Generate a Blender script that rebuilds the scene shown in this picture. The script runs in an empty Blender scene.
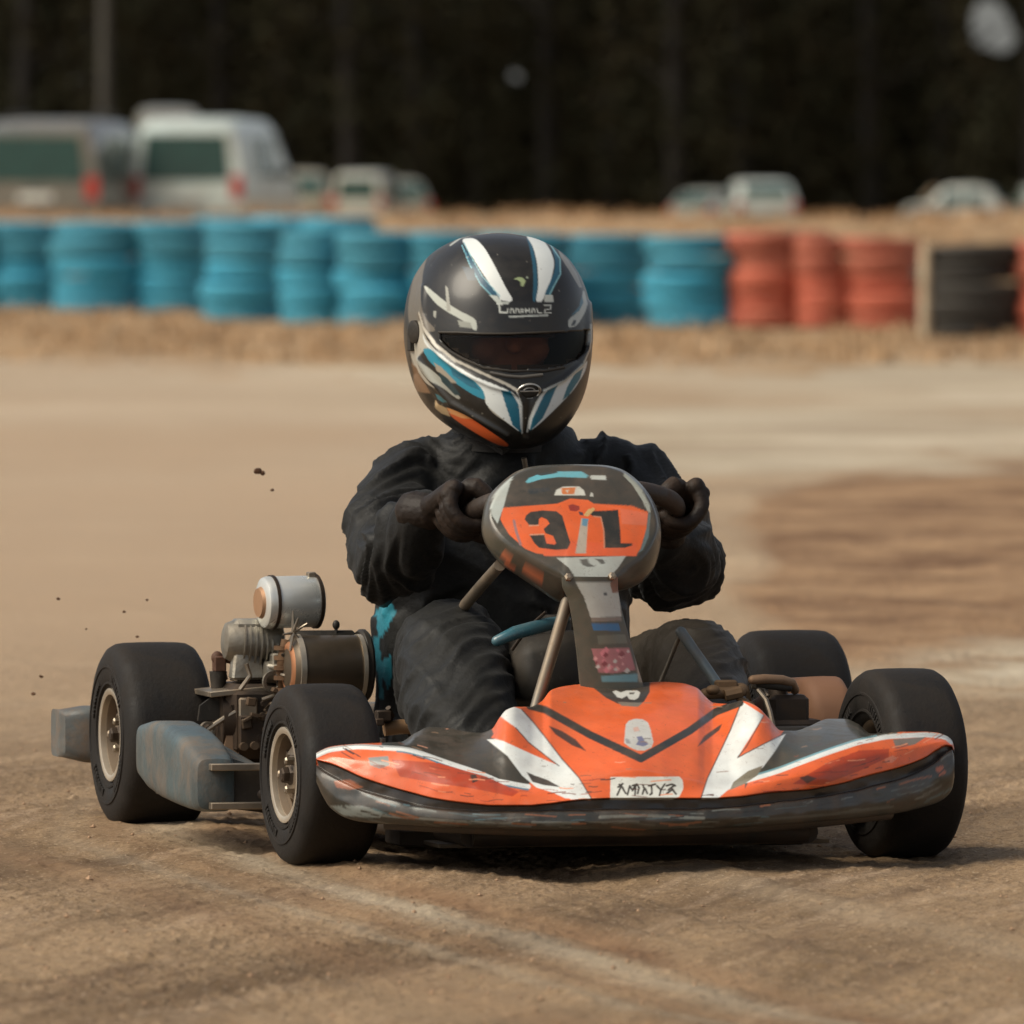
import bpy, math, random
import numpy as np
from mathutils import Vector, Matrix, noise
random.seed(7); rng = np.random.default_rng(7)
C = bpy.context.scene.collection
sc = bpy.context.scene

# ------------------------------------------------------------------ image coordinates
# The kart was measured from the photograph: lens, camera height and the kart's
# heading give every image pixel (a, b) a place in the kart's own frame once
# its distance behind the front axle (y) is known.
F, HC, HOR = 11400.0, 0.92, 205.0
TH = math.radians(13.0); CT, ST = math.cos(TH), math.sin(TH)
KX, KY = 0.142, 16.0
def L(a, b, y):
    k = (a-512.0)/F
    x = (k*(KY+y*CT) - KX + y*ST)/(CT-k*ST)
    Y = KY + x*ST + y*CT
    return Vector((x, y, HC-(b-HOR)/F*Y))
def to_pixels(co):
    """camera image pixels of kart-frame points (n,3) -> used to lay out the livery"""
    x, y, z = co[:,0], co[:,1], co[:,2]
    Y = KY + x*ST + y*CT
    return np.stack([512+F*(KX+x*CT-y*ST)/Y, HOR+F*(HC-z)/Y], 1)
def W(a, b, D):
    """world point seen at image pixel (a, b), at distance D"""
    return Vector(((a-512.0)/F*D, D, HC-(b-HOR)/F*D))

# ------------------------------------------------------------------ colour
def lin(c):
    return tuple(((v/255)/12.92 if v/255 <= .04045 else ((v/255+.055)/1.055)**2.4) for v in c[:3])
def inpoly(P, poly):
    x, y = P[:,0], P[:,1]; n = len(poly); ins = np.zeros(len(P), bool); j = n-1
    for i in range(n):
        xi, yi = poly[i]; xj, yj = poly[j]
        if yi != yj:
            c = ((yi > y) != (yj > y)) & (x < (xj-xi)*(y-yi)/(yj-yi)+xi)
            ins ^= c
        j = i
    return ins
def nearline(P, pts, w):
    d = np.full(len(P), 1e9)
    for (x0,y0),(x1,y1) in zip(pts[:-1], pts[1:]):
        dx, dy = x1-x0, y1-y0; l = dx*dx+dy*dy+1e-9
        t = np.clip(((P[:,0]-x0)*dx+(P[:,1]-y0)*dy)/l, 0, 1)
        d = np.minimum(d, np.hypot(P[:,0]-x0-t*dx, P[:,1]-y0-t*dy))
    return d < w/2
def paint(co, base, layers, front=None):
    P0 = to_pixels(co); acc = 0; jit = [(-.42,-.18),(.18,-.42),(.42,.18),(-.18,.42)]
    for jx, jy in jit:
        P = P0+np.array([jx, jy]); col = np.tile(np.array(lin(base)), (len(P),1))
        for kind, pts, c, *w in layers:
            pa = np.array(pts); e = (w[0] if w else 0)+1
            near = np.nonzero((P[:,0] > pa[:,0].min()-e) & (P[:,0] < pa[:,0].max()+e) & (P[:,1] > pa[:,1].min()-e) & (P[:,1] < pa[:,1].max()+e) & (True if front is None else front))[0]
            if not len(near): continue
            m = inpoly(P[near], pts) if kind == 'p' else nearline(P[near], pts, w[0])
            col[near[m]] = lin(c)
        acc = acc+col/len(jit)
    return acc

# ------------------------------------------------------------------ numpy noise
def _h(ix, iy, s):
    n = (ix.astype(np.int64)*374761393 + iy.astype(np.int64)*668265263 + s*1442695041) & 0x7fffffff
    n = ((n ^ (n >> 13))*1274126177) & 0x7fffffff
    return ((n ^ (n >> 16)) & 0xffff)/65535.0
def vn(x, y, s=0):
    ix, iy = np.floor(x), np.floor(y); fx, fy = x-ix, y-iy
    fx = fx*fx*(3-2*fx); fy = fy*fy*(3-2*fy)
    a = _h(ix,iy,s); b = _h(ix+1,iy,s); c = _h(ix,iy+1,s); d = _h(ix+1,iy+1,s)
    return (a*(1-fx)+b*fx)*(1-fy)+(c*(1-fx)+d*fx)*fy
def vn3(x, y, z, s=0):
    iz = np.floor(z); f = z-iz; f = f*f*(3-2*f); o1 = iz*17.31; o2 = (iz+1)*17.31
    return vn(x+o1, y-o1, s)*(1-f)+vn(x+o2, y-o2, s)*f
def fbm(x, y, s=0, o=4):
    r = 0; a = .5
    for i in range(o):
        r = r + a*vn(x, y, s+i); x, y, a = x*2.03+7.1, y*2.03+3.3, a*.5
    return r

# ------------------------------------------------------------------ geometry collector
class G:
    def __init__(s): s.v, s.f = [], []
    def add(s, vs, fs):
        o = len(s.v); s.v += [tuple(v) for v in vs]; s.f += [tuple(i+o for i in f) for f in fs]; return s
    def box(s, c, sz, rot=None, taper=1.0, b=0.0):
        """box with chamfered edges (b)"""
        c = Vector(c); hx, hy, hz = sz[0]/2, sz[1]/2, sz[2]/2
        b = min(b if b else min(hx,hy,hz)*.25, min(hx,hy,hz)*.9)
        R = rot or Matrix.Identity(3); rings = []
        for z, ins in ((-hz, b), (-hz+b, 0), (hz-b, 0), (hz, b)):
            t = 1 if z < 0 else taper
            X, Y = (hx-ins)*t, (hy-ins)*t; q = b*.9 if not ins else b*.3
            ring = [(X-q,-Y),(X,-Y+q),(X,Y-q),(X-q,Y),(-X+q,Y),(-X,Y-q),(-X,-Y+q),(-X+q,-Y)]
            rings.append([c + R @ Vector((p[0],p[1],z)) for p in ring])
        return s.loft(rings)
    def loft(s, rings, cap=True, closed=True):
        n = len(rings[0]); vs = [p for r in rings for p in r]; fs = []
        for i in range(len(rings)-1):
            for j in range(n if closed else n-1):
                k = (j+1) % n
                fs.append((i*n+j, i*n+k, (i+1)*n+k, (i+1)*n+j))
        if cap:
            fs.append(tuple(reversed(range(n)))); fs.append(tuple((len(rings)-1)*n+j for j in range(n)))
        return s.add(vs, fs)
    def tube(s, pts, r, n=12, cap=True, round_ends=False):
        pts = [Vector(p) for p in pts]; m = len(pts)
        rs = list(r) if hasattr(r, '__len__') else [r]*m
        if round_ends:
            d0 = (pts[0]-pts[1]).normalized(); d1 = (pts[-1]-pts[-2]).normalized()
            a, ra, e, re_ = [], [], [], []
            for k in (1.4, 1.0, .5): 
                a.append(pts[0]+d0*rs[0]*math.sin(k)); ra.append(rs[0]*math.cos(k))
            for k in (.5, 1.0, 1.4):
                e.append(pts[-1]+d1*rs[-1]*math.sin(k)); re_.append(rs[-1]*math.cos(k))
            pts = a+pts+e; rs = ra+rs+re_; m = len(pts)
        T = [(pts[min(i+1,m-1)]-pts[max(i-1,0)]).normalized() for i in range(m)]
        u = T[0].orthogonal().normalized(); rings = []
        for i in range(m):
            u = (u - T[i]*u.dot(T[i])).normalized(); w = T[i].cross(u)
            rings.append([pts[i]+(u*math.cos(q)+w*math.sin(q))*rs[i] for q in [2*math.pi*k/n for k in range(n)]])
        return s.loft(rings, cap)
    def lathe(s, prof, c=(0,0,0), axis=(1,0,0), n=32, close=False):
        """prof: list of (along, radius)"""
        ax = Vector(axis).normalized(); u = ax.orthogonal().normalized(); w = ax.cross(u); c = Vector(c)
        rings = [[c+ax*a+(u*math.cos(q)+w*math.sin(q))*max(r,1e-5) for q in [2*math.pi*k/n for k in range(n)]] for a, r in prof]
        if close: rings.append(rings[0])
        return s.loft(rings, cap=not close)
    def ell(s, c, r, n=20, m=12, rot=None):
        c = Vector(c); R = rot or Matrix.Identity(3); rings = []
        for i in range(m+1):
            p = math.pi*(.002+.996*i/m)
            rings.append([c+R@Vector((r[0]*math.sin(p)*math.cos(q), r[1]*math.sin(p)*math.sin(q), -r[2]*math.cos(p))) for q in [2*math.pi*k/n for k in range(n)]])
        return s.loft(rings)
    def prism(s, poly, d):
        n = len(poly); d = Vector(d); p = [Vector(q) for q in poly]
        return s.add(p+[q+d for q in p], [tuple(range(n)), tuple(reversed(range(n,2*n)))]+[(i,i+n,(i+1)%n+n,(i+1)%n) for i in range(n)])
    def quad(s, a, b, c, d): return s.add([a,b,c,d], [(0,1,2,3)])
    def build(s, name, m, parent=None, loc=None, rz=0, sharp=38, col=None, flip=False):
        me = bpy.data.meshes.new(name); me.from_pydata(s.v, [], s.f); 
        me.validate()
        import bmesh
        bm = bmesh.new(); bm.from_mesh(me); bmesh.ops.recalc_face_normals(bm, faces=bm.faces); bm.to_mesh(me); bm.free()
        for p in me.polygons: p.use_smooth = True
        if sharp: me.set_sharp_from_angle(angle=math.radians(sharp))
        if m: me.materials.append(m)
        if col is not None: setcol(me, col)
        o = bpy.data.objects.new(name, me); C.objects.link(o)
        if parent: o.parent = parent
        if loc is not None: o.location = loc
        o.rotation_euler.z = rz
        return o
def setcol(me, col):
    a = me.color_attributes.new('livery', 'FLOAT_COLOR', 'POINT')
    c = np.ones((len(me.vertices),4), np.float32); c[:,:3] = col
    a.data.foreach_set('color', c.ravel())
def coords(me):
    a = np.empty(len(me.vertices)*3, np.float32); me.vertices.foreach_get('co', a); return a.reshape(-1,3).astype(float)
def normals(me):
    a = np.empty(len(me.vertices)*3, np.float32); me.vertices.foreach_get('normal', a); return a.reshape(-1,3)
def empty(name, label, cat, loc=(0,0,0), rz=0, group=None):
    o = bpy.data.objects.new(name, None); C.objects.link(o); o.location = loc; o.rotation_euler.z = rz
    o.empty_display_size = .1
    return tag(o, label, cat, group)
def tag(o, label=None, cat=None, group=None, kind=None):
    if label: o['label'] = label
    if cat: o['category'] = cat
    if group: o['group'] = group
    if kind: o['kind'] = kind
    return o
def copy_tree(o, parent=None):
    c = o.copy(); C.objects.link(c)
    if parent: c.parent = parent
    for ch in list(o.children): copy_tree(ch, c)
    return c
def gridmesh(name, V, nr, nc, m, parent=None, col=None, smooth=True, sharp=None):
    """V (nr*nc,3)"""
    me = bpy.data.meshes.new(name)
    i = np.arange((nr-1)*(nc-1)); r, c = i//(nc-1), i%(nc-1); a = r*nc+c
    fs = np.stack([a, a+1, a+nc+1, a+nc], 1)
    me.vertices.add(len(V)); me.vertices.foreach_set('co', V.astype(np.float32).ravel())
    me.loops.add(len(fs)*4); me.loops.foreach_set('vertex_index', fs.astype(np.int32).ravel())
    me.polygons.add(len(fs)); me.polygons.foreach_set('loop_start', np.arange(0,len(fs)*4,4,dtype=np.int32))
    me.update(calc_edges=True)
    me.polygons.foreach_set('use_smooth', np.ones(len(fs), bool))
    if m: me.materials.append(m)
    if col is not None: setcol(me, col)
    o = bpy.data.objects.new(name, me); C.objects.link(o)
    if parent: o.parent = parent
    return o

# ------------------------------------------------------------------ materials
def mat(name, base=(128,128,128), rough=.6, metal=0.0, dust=0.0, dcol=(150,124,98), scale=9.0, var=.25, bump=0.0,
        bscale=60.0, attr=False, coat=0.0, sheen=0.0, scratch=0.0, scol=(60,60,58), spec=.5, stretch=(1,1,1), dlo=.42, dhi=.72):
    m = bpy.data.materials.new(name); m.use_nodes = True; nt = m.node_tree; N = nt.nodes; K = nt.links
    b = N['Principled BSDF']
    tc = N.new('ShaderNodeTexCoord'); mp = N.new('ShaderNodeMapping'); mp.inputs['Scale'].default_value = stretch
    K.new(tc.outputs['Object'], mp.inputs['Vector'])
    def nz(sc_, det=6, rough_=.6, dis=0):
        n = N.new('ShaderNodeTexNoise'); n.inputs['Scale'].default_value = sc_; n.inputs['Detail'].default_value = det
        n.inputs['Roughness'].default_value = rough_; n.inputs['Distortion'].default_value = dis
        K.new(mp.outputs['Vector'], n.inputs['Vector']); return n
    def ramp(src, lo, hi, a, c):
        r = N.new('ShaderNodeMapRange'); r.inputs['From Min'].default_value = lo; r.inputs['From Max'].default_value = hi
        r.inputs['To Min'].default_value = a; r.inputs['To Max'].default_value = c; K.new(src, r.inputs['Value']); return r.outputs['Result']
    def mix(f, A, B, mode='MIX'):
        x = N.new('ShaderNodeMix'); x.data_type = 'RGBA'; x.blend_type = mode
        if isinstance(f, float): x.inputs[0].default_value = f
        else: K.new(f, x.inputs[0])
        for k, s in ((6, A), (7, B)):
            if isinstance(s, tuple): x.inputs[k].default_value = (*s[:3], 1)
            else: K.new(s, x.inputs[k])
        return x.outputs[2]
    if attr:
        a = N.new('ShaderNodeAttribute'); a.attribute_name = 'livery'; col = a.outputs['Color']
    else:
        rgb = N.new('ShaderNodeRGB'); rgb.outputs[0].default_value = (*lin(base), 1); col = rgb.outputs[0]
    if var:
        n1 = nz(scale*.7, 5); g = ramp(n1.outputs['Fac'], .3, .7, 1-var, 1+var)
        cc = N.new('ShaderNodeCombineColor')
        for i in range(3): K.new(g, cc.inputs[i])
        col = mix(1.0, col, cc.outputs[0], 'MULTIPLY')
    if scratch:
        n3 = nz(scale*5, 8, .75, 1.5); f = ramp(n3.outputs['Fac'], .58, .66, 0.0, scratch); col = mix(f, col, lin(scol))
    if dust:
        n2 = nz(scale, 9, .68, .4); f = ramp(n2.outputs['Fac'], dlo, dhi, dust*.25, dust); col = mix(f, col, lin(dcol))
        rr = ramp(n2.outputs['Fac'], dlo, dhi, rough, min(1, rough+.35)); K.new(rr, b.inputs['Roughness'])
    else:
        n4 = nz(scale*2, 5); K.new(ramp(n4.outputs['Fac'], .3, .7, max(.02,rough-.08), min(1,rough+.1)), b.inputs['Roughness'])
    K.new(col, b.inputs['Base Color'])
    b.inputs['Metallic'].default_value = metal; b.inputs['Coat Weight'].default_value = coat
    b.inputs['Coat Roughness'].default_value = .12; b.inputs['Specular IOR Level'].default_value = spec
    b.inputs['Sheen Weight'].default_value = sheen; b.inputs['Sheen Roughness'].default_value = .5
    if bump:
        n5 = nz(bscale, 7, .65); bp = N.new('ShaderNodeBump'); bp.inputs['Strength'].default_value = bump
        bp.inputs['Distance'].default_value = .004; K.new(n5.outputs['Fac'], bp.inputs['Height']); K.new(bp.outputs['Normal'], b.inputs['Normal'])
    return m
# ------------------------------------------------------------------ world, sun, camera
w = bpy.data.worlds.new("World"); sc.world = w; w.use_nodes = True
wn = w.node_tree; bg = wn.nodes['Background']; sky = wn.nodes.new('ShaderNodeTexSky'); sky.sky_type = 'NISHITA'
SUN_EL, SUN_AZ = math.radians(46), math.radians(-112)      # azimuth measured from +Y towards +X: high on the left, a little on the camera's side
sky.sun_disc = False; sky.sun_elevation = SUN_EL; sky.sun_rotation = SUN_AZ; sky.dust_density = 2.2; sky.air_density = 1.0; sky.ozone_density = .6
hs = wn.nodes.new('ShaderNodeHueSaturation'); hs.inputs['Saturation'].default_value = .45   # thin overcast: paler than a clear sky
wn.links.new(sky.outputs[0], hs.inputs['Color']); wn.links.new(hs.outputs[0], bg.inputs['Color']); bg.inputs['Strength'].default_value = .075
sl = bpy.data.lights.new('sun', 'SUN'); sl.energy = 2.3; sl.angle = math.radians(40); sl.color = (1.0, .90, .73)
so = bpy.data.objects.new('sun', sl); C.objects.link(so)
d = Vector((math.sin(SUN_AZ)*math.cos(SUN_EL), math.cos(SUN_AZ)*math.cos(SUN_EL), math.sin(SUN_EL)))
so.rotation_euler = d.to_track_quat('Z', 'Y').to_euler(); so.location = (0, 0, 30)
cd = bpy.data.cameras.new('camera'); cam = bpy.data.objects.new('camera', cd); C.objects.link(cam); sc.camera = cam
cam.location = (0, 0, HC); cam.rotation_euler = (math.radians(90)-math.atan((512-HOR)/F), 0, 0)
cd.sensor_width = 36; cd.lens = F/1024*36; cd.clip_start = .1; cd.clip_end = 3000
cd.dof.use_dof = True; cd.dof.focus_distance = 16.2; cd.dof.aperture_fstop = cd.lens/1000/.033
sc.view_settings.view_transform = 'Standard'; sc.view_settings.look = 'None'; sc.view_settings.gamma = 1; sc.view_settings.exposure = 0.62; sc.cycles.volume_bounces = 3

# ------------------------------------------------------------------ ground
def hgt(x, y):
    """terrain height: flat circuit, a low earth bank behind the tyre wall, lower field behind it"""
    h = 0
    t = np.clip((y-105)/12, 0, 1); up = t*t*(3-2*t)*.80
    t2 = np.clip((y-118)/34, 0, 1); dn = t2*t2*(3-2*t2)*.52
    h = up-dn + (fbm(x*.35, y*.12, 50, 3)-.45)*.14*np.clip((y-105)/12, 0, 1)
    return h
def bumps(x, y):
    near = np.clip(1-(y-22)/30, 0, 1)
    a = math.radians(14.5); u = x*math.cos(a)+y*math.sin(a); v = -x*math.sin(a)+y*math.cos(a)   # across / along the wheel ruts
    rut = (fbm(u*5.5, v*.35, 1, 4)-.47)*.036
    clod = (fbm(x*9, y*7, 11, 4)-.47)*.010
    g = np.maximum(fbm(x*38, y*30, 21, 3)-.50, 0)*.016+np.maximum(vn(x*115, y*62, 27)-.45, 0)*vn(x*3, y*1.2, 28)*.009
    return (rut+clod+g)*near + (fbm(x*1.3, y*.8, 31, 3)-.47)*.05*np.clip((y-19)/20, 0, 1)*np.clip((100-y)/20,0,1)
Dn = np.concatenate([1/np.linspace(1/11.6, 1/18.5, 720), 1/np.linspace(1/18.5, 1/25., 170)[1:]]); Df = 1/np.linspace(1/25.0, 1/420., 300)[1:]
D = np.concatenate([np.linspace(-12, 11.3, 12), Dn, Df, [600, 1200, 2500]])
k = np.linspace(-1, 1, 560); k = np.sign(k)*(np.abs(k)*.055 + np.clip(np.abs(k)-.88, 0, 1)**2*60)
Yg, Kg = np.meshgrid(D, k, indexing='ij'); Xg = Kg*np.maximum(np.abs(Yg), 14)
inner = np.abs(Kg) < .075
Zg = hgt(Xg, Yg) + np.where(Yg > 11.5, bumps(Xg, Yg), 0)
# flatten a little under the wheels so that the tyres sit on the surface
V = np.stack([Xg.ravel(), Yg.ravel(), Zg.ravel()], 1)
X, Y = V[:,0], V[:,1]; PX = 512+F*X/np.maximum(Y, 8)
wob = (fbm(X*.8, Y*.25, 61, 3)-.45)+(fbm(X*4.5, Y*.45, 63, 3)-.45)*.55
# region masks:  R = brown broken infield, G = dry grass, B = pale greyish worn track surface
edge_in = np.interp(X, [-9,.27,.50,.78,1.2,2.2,30],[-5,-5,27,36,41,43,44])       # far edge of the infield
yin = np.clip((edge_in + wob*9 - Y)/3.0, 0, 1)
near_in = np.interp(X, [.27,.9,1.8,6],[24.5,22.8,21.5,20])
R = yin*np.clip((Y-near_in-wob*3)/1.5, 0, 1)
G_ = np.clip((Y-64-wob*14-X*.25)/3, 0, 1)
pale = np.clip((fbm(X*.8, Y*.22+9, 71, 4)-.28)*3.6, .12, 1)*np.clip((Y-30-wob*14)/14, 0, 1)*(1-G_)*(1-R)
whitish = np.clip(1-np.hypot((X-1.05)/.44, (Y-22.9-wob*1.5)/2.1)**2, 0, 1)*np.clip((fbm(X*5,Y*2.2,81,4)-.30)*3.2, 0, 1)
xl = np.interp(Y, [12.4, 13.0, 14.1, 15.4, 16.6], [.62, .30, .06, -.24, -.50]); br = .45+.8*vn(X*9, Y*2.5, 99)
streak = (np.exp(-((X-xl)/.045)**2)*.9+np.exp(-((X-xl+.16)/.022)**2)*.5+np.exp(-((X-xl-.55)/.05)**2)*.35)*br*(Y < 18)
dstreak = (np.exp(-((X-xl-.085)/.040)**2)+np.exp(-((X-xl+.09)/.030)**2)*.6+np.exp(-((X-xl+.30)/.06)**2)*.5)*br*(Y < 18)
streak *= np.clip((18-Y)/2, 0, 1); dstreak *= np.clip((18-Y)/2, 0, 1)
R = np.clip(R+dstreak*.95*(1-R), 0, 1)
col = np.stack([R*(1-whitish), G_, np.clip(pale*.9+whitish+streak*.55, 0, 1)], 1)
ri = np.clip((Y>0),0,1)
# material
gm = bpy.data.materials.new('dirt'); gm.use_nodes = True; nt = gm.node_tree; N = nt.nodes; K = nt.links; b = N['Principled BSDF']
tc = N.new('ShaderNodeTexCoord'); at = N.new('ShaderNodeAttribute'); at.attribute_name = 'livery'
sep = N.new('ShaderNodeSeparateColor'); K.new(at.outputs['Color'], sep.inputs[0])
def gn(scale, stretch=(1,1,1), det=8, rough=.65, rot=0, dis=0):
    mp = N.new('ShaderNodeMapping'); mp.inputs['Scale'].default_value = stretch; mr = N.new('ShaderNodeMapping'); mr.inputs['Rotation'].default_value = (0,0,rot)
    K.new(tc.outputs['Object'], mr.inputs['Vector']); K.new(mr.outputs['Vector'], mp.inputs['Vector']); n = N.new('ShaderNodeTexNoise'); n.inputs['Scale'].default_value = scale
    n.inputs['Detail'].default_value = det; n.inputs['Roughness'].default_value = rough; n.inputs['Distortion'].default_value = dis
    K.new(mp.outputs['Vector'], n.inputs['Vector']); return n.outputs['Fac']
def gr(src, lo, hi, a=0.0, c=1.0):
    r = N.new('ShaderNodeMapRange'); r.inputs[1].default_value = lo; r.inputs[2].default_value = hi; r.inputs[3].default_value = a; r.inputs[4].default_value = c
    K.new(src, r.inputs[0]); return r.outputs[0]
def gx(f, A, B, mode='MIX'):
    x = N.new('ShaderNodeMix'); x.data_type = 'RGBA'; x.blend_type = mode
    if isinstance(f, float): x.inputs[0].default_value = f
    else: K.new(f, x.inputs[0])
    for kk, s in ((6, A), (7, B)):
        if isinstance(s, tuple): x.inputs[kk].default_value = (*s[:3], 1)
        else: K.new(s, x.inputs[kk])
    return x.outputs[2]
def gmath(op, a, c):
    x = N.new('ShaderNodeMath'); x.operation = op; x.use_clamp = True
    for i, s in enumerate((a, c)):
        if isinstance(s, (int, float)): x.inputs[i].default_value = s
        else: K.new(s, x.inputs[i])
    return x.outputs[0]
rt = math.radians(15.5)
tan1, tan2, dark = lin((176,149,117)), lin((155,129,98)), lin((102,82,60))
c = gx(gr(gn(.6,(1,.35,1)), .35, .65), tan1, tan2)
ruts = gr(gn(3.2, (1,.10,1), 8, .66, rt), .45, .62); c = gx(gmath('MULTIPLY', ruts, .85), c, dark)
ruts2 = gr(gn(11, (1,.07,1), 5, .6, rt), .55, .70); c = gx(gmath('MULTIPLY', ruts2, .5), c, lin((205,178,148)))
ruts3 = gr(gn(7, (1,.12,1), 9, .7, rt), .53, .66); c = gx(gmath('MULTIPLY', ruts3, .6), c, lin((98,76,58)))
far = N.new('ShaderNodeSeparateXYZ'); K.new(tc.outputs['Object'], far.inputs[0]); c0 = gx(gr(gn(.5,(1,.3,1)), .35, .65), lin((190,165,135)), lin((174,149,120)))
c = gx(gr(far.outputs['Y'], 17.5, 25), c, c0)
gs = gr(gn(70, (1,1,1), 6, .8), .47, .66); c = gx(gmath('MULTIPLY', gs, .7), c, lin((105,82,64)))
gs2 = gr(gn(120, (1,1,1), 3, .7), .60, .68); c = gx(gmath('MULTIPLY', gs2, .6), c, lin((222,200,172)))
gs3 = gr(gn(260, (1,1,1), 2, .6), .56, .64); c = gx(gmath('MULTIPLY', gs3, .6), c, lin((70,54,42)))
# worn pale surface
pc = gx(gr(gn(.35,(1,.25,1)), .35, .65), lin((204,191,168)), lin((170,157,135)))
c = gx(sep.outputs[2], c, pc)
band = gr(gn(1.6, (.16,.42,1), 8, .62, math.radians(4)), .46, .60); c = gx(gmath('MULTIPLY', gmath('MULTIPLY', band, gr(far.outputs['Y'], 20, 34)), .55), c, lin((146,126,104)))
band2 = gr(gn(5.0, (.10,.5,1), 6, .6, math.radians(4)), .54, .66); c = gx(gmath('MULTIPLY', gmath('MULTIPLY', band2, gr(far.outputs['Y'], 18, 30)), .4), c, lin((208,190,162)))
# infield, broken brown soil
ic = gx(gr(gn(2.0,(1,.45,1),9,.7), .38, .62), lin((168,136,103)), lin((114,85,62)))
ic = gx(gr(gn(3.4,(1,.42,1),9,.75,0,.6), .60, .70), ic, lin((84,58,42)))
c = gx(sep.outputs[0], c, ic)
# dry grass verge
yc = gx(gr(gn(1.1,(1,.3,1),8,.7), .36, .62), lin((176,146,111)), lin((140,114,85)))
yc = gx(gr(gn(5,(1,.3,1),8,.7), .55, .7), yc, lin((190,160,118)))
c = gx(sep.outputs[1], c, yc)
K.new(c, b.inputs['Base Color']); b.inputs['Roughness'].default_value = .93; b.inputs['Specular IOR Level'].default_value = .2
bp = N.new('ShaderNodeBump'); bp.inputs['Strength'].default_value = .8; bp.inputs['Distance'].default_value = .012
K.new(gn(45, (1,1,1), 10, .75), bp.inputs['Height']); K.new(bp.outputs['Normal'], b.inputs['Normal'])
nr, nc = Yg.shape
ground = gridmesh('ground', V, nr, nc, gm, col=col); tag(ground, kind='structure')

# small stones lying on the dirt around the kart: nobody could count them
pg = G()
for i in range(420):
    y = 12.4+random.random()**1.3*10; x = (random.random()*2-1)*.052*y; s = random.uniform(.0018,.0042)*(1.6 if random.random() < .04 else 1)
    z = float(bumps(np.array([x]), np.array([y]))[0])+s*.3
    pts = [Vector((random.uniform(.7,1.2)*a, random.uniform(.7,1.2)*b_, random.uniform(.5,.9)*c_))*s for a,b_,c_ in ((1,0,0),(-1,0,0),(0,1,0),(0,-1,0),(0,0,1),(0,0,-1))]
    pg.add([p+Vector((x,y,z)) for p in pts], [(0,2,4),(2,1,4),(1,3,4),(3,0,4),(2,0,5),(1,2,5),(3,1,5),(0,3,5)])
pb = pg.build('gravel', mat('gravel', (158,128,100), .95, var=.4, scale=30), sharp=10); tag(pb, kind='stuff')

# dry grass tufts on the verge and on the bank
def grass(name, n, area, hmin, hmax, m):
    g = G()
    for i in range(n):
        x, y = area(); z = float(hgt(np.array([x]), np.array([y]))[0]); h = random.uniform(hmin, hmax)
        for q in range(5):
            a = random.uniform(0, math.pi); wd = .02; dx, dy = math.cos(a)*wd, math.sin(a)*wd; lx, ly = random.gauss(0,.3)*h, random.gauss(0,.3)*h
            ox, oy = random.gauss(0,.06), random.gauss(0,.06)
            g.add([(x+ox-dx,y+oy-dy,z-.02),(x+ox+dx,y+oy+dy,z-.02),(x+ox+lx,y+oy+ly,z+h)], [(0,1,2)])
    return tag(g.build(name, m, sharp=0), kind='stuff')
gmat = mat('straw', (168,138,104), .9, var=.45, scale=1.5)
grass('dry_grass', 1500, lambda: ((random.random()*2-1)*6.5, random.uniform(66, 100)), .03, .09, gmat)
def bankxy():
    y = random.uniform(110, 124); return ((random.random()*2-1)*8, y)
grass('dry_weeds', 700, bankxy, .05, .13, mat('weeds', (164,130,94), .9, var=.5, scale=1.5))

# ------------------------------------------------------------------ tyre wall
def tyre_profile(R, hw, rb, flat=.75):
    p = [(-hw*.55, rb), (-hw*.80, rb+.004), (-hw*.97, rb+(R-rb)*.30), (-hw, rb+(R-rb)*.55), (-hw*.95, rb+(R-rb)*.80), (-hw*.86, R*.965),
         (-hw*flat, R*.992), (-hw*.35, R), (0, R*1.0), (hw*.35, R), (hw*flat, R*.992), (hw*.86, R*.965), (hw*.95, rb+(R-rb)*.80), (hw, rb+(R-rb)*.55),
         (hw*.97, rb+(R-rb)*.30), (hw*.80, rb+.004), (hw*.55, rb)]
    return p + [(hw*.5, rb+.012), (0, rb+.02), (-hw*.5, rb+.012)]
tb = {}
for cname, base, dc in (('blue', (22,130,160), (92,164,178)), ('red', (176,74,54), (204,136,106)), ('black', (34,34,32), (84,76,64))):
    tb[cname] = [mat('painted_tyre_'+cname+'_%d'%i, tuple(min(255,int(v*f)) for v in base), .62, dust=.8 if cname!='black' else .5, dcol=dc, scale=4, var=.3, bump=.5, bscale=40, scratch=.35, scol=(30,44,48) if cname=='blue' else (60,36,30), stretch=(1,1,7)) for i, f in enumerate((1, .86, 1.1))]
tg = G()
tg.lathe(tyre_profile(.33, .1, .20), axis=(0,0,1), n=40, close=True)
# tread ribs around the crown
for zz in (-.045, 0, .045): tg.lathe([(zz-.012,.325),(zz-.012,.337),(zz+.012,.337),(zz+.012,.325)], axis=(0,0,1), n=40, close=True)
proto_me = None
stacks = [(-30,60,310,222,'blue'),(25,78,310,222,'blue'),(96,80,312,222,'blue'),(171,70,312,222,'blue'),(245,76,320,222,'blue'),(314,64,324,230,'blue'),(376,68,325,232,'blue'),
          (444,72,325,232,'blue'),(526,80,326,233,'blue'),(606,84,325,235,'blue'),(692,80,328,236,'blue'),(764,64,328,231,'red'),(817,46,328,238,'red'),(878,80,328,238,'red'),
          (973,94,338,245,'black'),(1062,80,338,242,'red')]
ordn = ['first','second','third','fourth','fifth','sixth','seventh','eighth','ninth','tenth','eleventh']
lvl = ['bottom','second up','middle','fourth up','top']
cnt = {'blue':0,'red':0,'black':0}
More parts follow.
